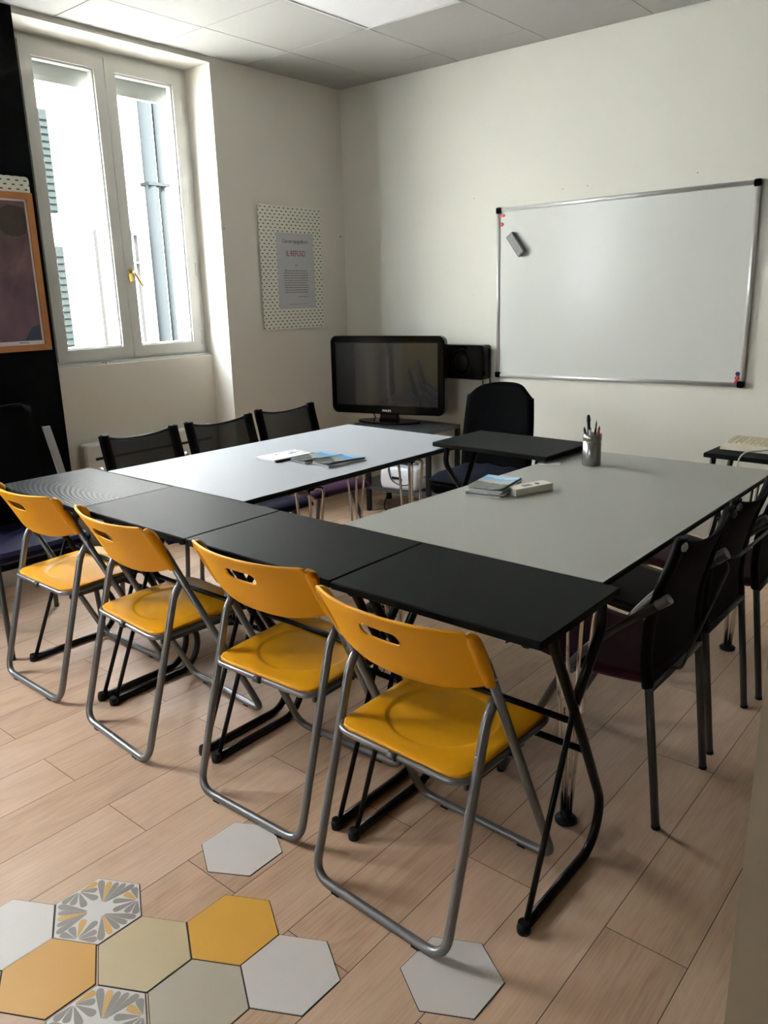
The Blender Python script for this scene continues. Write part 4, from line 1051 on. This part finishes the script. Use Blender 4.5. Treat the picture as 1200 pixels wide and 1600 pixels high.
leaflets('right stack of blue-covered leaflets, at the pale table edge', (1.757, -2.005, TZ), -0.12, 4, 0.105, 0.205, 2, GLf, MT['cover'])
leaflets('stack of blue-covered leaflets beside the white cards', (2.556, -2.035, TZ), 0.20, 8, 0.130, 0.21, 4, None, MT['cover'])
wl = thing('leaflet_stack', 'white leaflet with grey drawing and black spine, leftmost on the pale table', 'leaflets', (1.478, -2.055, TZ), -0.08)
mb = MB(); random.seed(9)
for k in range(3): mb.box(-0.075, 0.06, -0.105, 0.11, k * 0.003, k * 0.003 + 0.0026, Matrix.Rotation(random.uniform(-.04, .04), 4, 'Z'))
mb.build('sheets', MT['paper'], wl)
mb = MB(); mb.box(0.055, 0.072, -0.105, 0.115, 0, 0.010); mb.build('spine', MT['matblk'], wl)
mb = MB(); random.seed(11)
for k in range(9):
    x, y = random.uniform(-.05, .02), random.uniform(-.03, .08); mb.tube([(x, y, 0.0096), (x + random.uniform(-.02, .02), y + .015, 0.0096), (x + random.uniform(-.02, .02), y + .03, 0.0096)], 0.0008, 4)
mb.build('drawing', MT['inkg'], wl)
cd = thing('card_stack', 'block of small white cards beside the leaflets on the grey table', 'cards', (2.672, -1.990, TZ), -0.34)
mb = MB(); random.seed(4)
for k in range(9): mb.box(-0.028 + random.uniform(-.001, .001), 0.028, -0.085, 0.085 + random.uniform(-.001, .001), k * 0.0028, k * 0.0028 + 0.0026)
mb.build('cards', mat('cream_card', (0.68, 0.66, 0.58), 0.6), cd)
mb = MB(); zc = 9 * 0.0028
for x, y in ((-0.008, -0.035), (0.004, -0.035)): mb.box(x, x + 0.006, y, y + 0.04, zc, zc + 0.0004)
mb.prism([(0.0 + 0.010 * math.cos(a), 0.035 + 0.008 * math.sin(a)) for a in [k * PI / 8 for k in range(16)]], zc, zc + 0.0004); mb.build('printed_marks', MT['ink'], cd)
mb = MB(); mb.box(-0.045, 0.045, -0.03, 0.03, 0, 0.0006); o = mb.build('paper_slip', MT['paper'], loc=(2.50, -1.525, TZ), rotz=0.4); tag(o, 'white paper slip peeking out under the far black desk', 'paper')

pc = thing('pen_cup', 'brushed steel pen cup on the grey table', 'pen cup', (2.652, -1.452, TZ))
mb = MB(); R_ = 0.0375; Hh = 0.128
mb.lathe([(R_ - 0.002, 0), (R_, 0.003), (R_, 0.098), (R_ - 0.0008, 0.0985), (R_ - 0.0008, 0.101), (R_, 0.1015), (R_, Hh), (R_ - 0.002, Hh), (R_ - 0.002, 0.006), (0.0005, 0.005)], seg=40)
mb.build('cup', MT['brushed'], pc)
pens = [(-0.018, 0.004, 0.170, 0.0065, 'matblk', 'spoon-shaped black marker, tallest in the pen cup', 'marker'), (0.006, 0.010, 0.162, 0.004, 'grey', 'slim grey pen, pointed end up in the pen cup', 'pen'),
        (0.024, -0.006, 0.145, 0.0045, 'red', 'dark red pen leaning right in the pen cup', 'pen'), (0.016, -0.016, 0.140, 0.004, 'matblk', 'short black pen at the right of the pen cup', 'pen'),
        (-0.022, -0.014, 0.138, 0.005, 'matblk', 'short black pen at the left of the pen cup', 'pen'), (-0.004, -0.012, 0.140, 0.0055, 'paperg', 'light grey pen in the middle of the pen cup', 'pen')]
for i, (x, y, h, r, m_, lab, cat) in enumerate(pens):
    t = thing(cat, lab, cat, (2.652, -1.452, TZ + 0.006), 0, 'pens in the steel cup')
    a, b = V((x * 0.4, y * 0.4, 0.001)), V((x * 1.25, y * 1.25, h)); d = (b - a).normalized()
    mb = MB(); mb.tube([a, b], r, 10); mb.build('barrel', MT[m_], t)
    mb = MB()
    if i == 0: mb.tube([b, b + d * 0.006, b + d * 0.018, b + d * 0.026], 0.009, 10, r2=0.005)
    else: mb.tube([b, b + d * 0.012], r * 0.9, 10, r2=0.0012)
    mb.build('tip', MT['matblk'] if i != 1 else MT['grey'], t)

# keyboard on the corner desk
kb = thing('keyboard', 'old cream computer keyboard on the corner desk', 'keyboard', (3.215, -0.79, TZ), -0.04)
mb = MB(); prof = [(-0.085, 0.004), (-0.08, 0.016), (-0.03, 0.024), (0.05, 0.032), (0.088, 0.036), (0.09, 0.004)]
xa, xb = -0.235, 0.235
vs = [V((x, p[0], p[1])) for x in (xa, xb) for p in prof]; n = len(prof)
mb.add(vs, [list(range(n)), list(range(n, 2 * n))[::-1]] + [(k, (k + 1) % n, n + (k + 1) % n, n + k) for k in range(n)]); mb.build('case', MT['keyw'], kb)
mb = MB()
for r_ in range(6):
    y = -0.032 + r_ * 0.0195; z = 0.024 + (y + 0.03) * 0.1
    for c in range(22):
        x = -0.222 + c * 0.0202
        if c in (15, 18) and r_ < 5: continue
        mb.box(x, x + 0.0165, y, y + 0.016, z, z + 0.009)
o = mb.build('keys', MT['keyb'], kb); o['kind'] = 'stuff'
mb = MB(); mb.tube(fillet([(3.18, -0.86, TZ + 0.02), (3.10, -1.005, TZ + 0.025), (3.085, -1.01, 0.62), (3.10, -0.99, 0.45)], 0.05), 0.003, 8)
tag(mb.build('keyboard_cable', MT['keyw']), 'pale cable hanging over the front of the corner desk', 'cable')

# power strip on the floor between the tables
ps = thing('power_strip', 'black power strip with wires on the floor between the tables', 'power strip', (1.80, -1.79, 0), 0.2)
mb = MB(); mb.slab(rrect(-0.09, 0.09, -0.025, 0.025, 0.012), 0.0, 0.03, 0.004); mb.build('body', MT['matblk'], ps)
mb = MB()
for x in (-0.05, 0.0, 0.05): mb.lathe([(0.017, 0.030), (0.017, 0.032), (0.012, 0.033)], c=(x, 0, 0), seg=16)
mb.build('sockets', MT['gloss'], ps)
mb = MB()
for k, x in enumerate((-0.05, 0.0, 0.05)): mb.tube(fillet([(x, 0, 0.03), (x, 0.01, 0.09), (x + 0.03 * (k - 1), 0.05, 0.16), (x + 0.02, 0.06, 0.02), (x - 0.1, 0.14, 0.004)], 0.05), 0.003, 6)
mb.build('wires', MT['matblk'], ps)
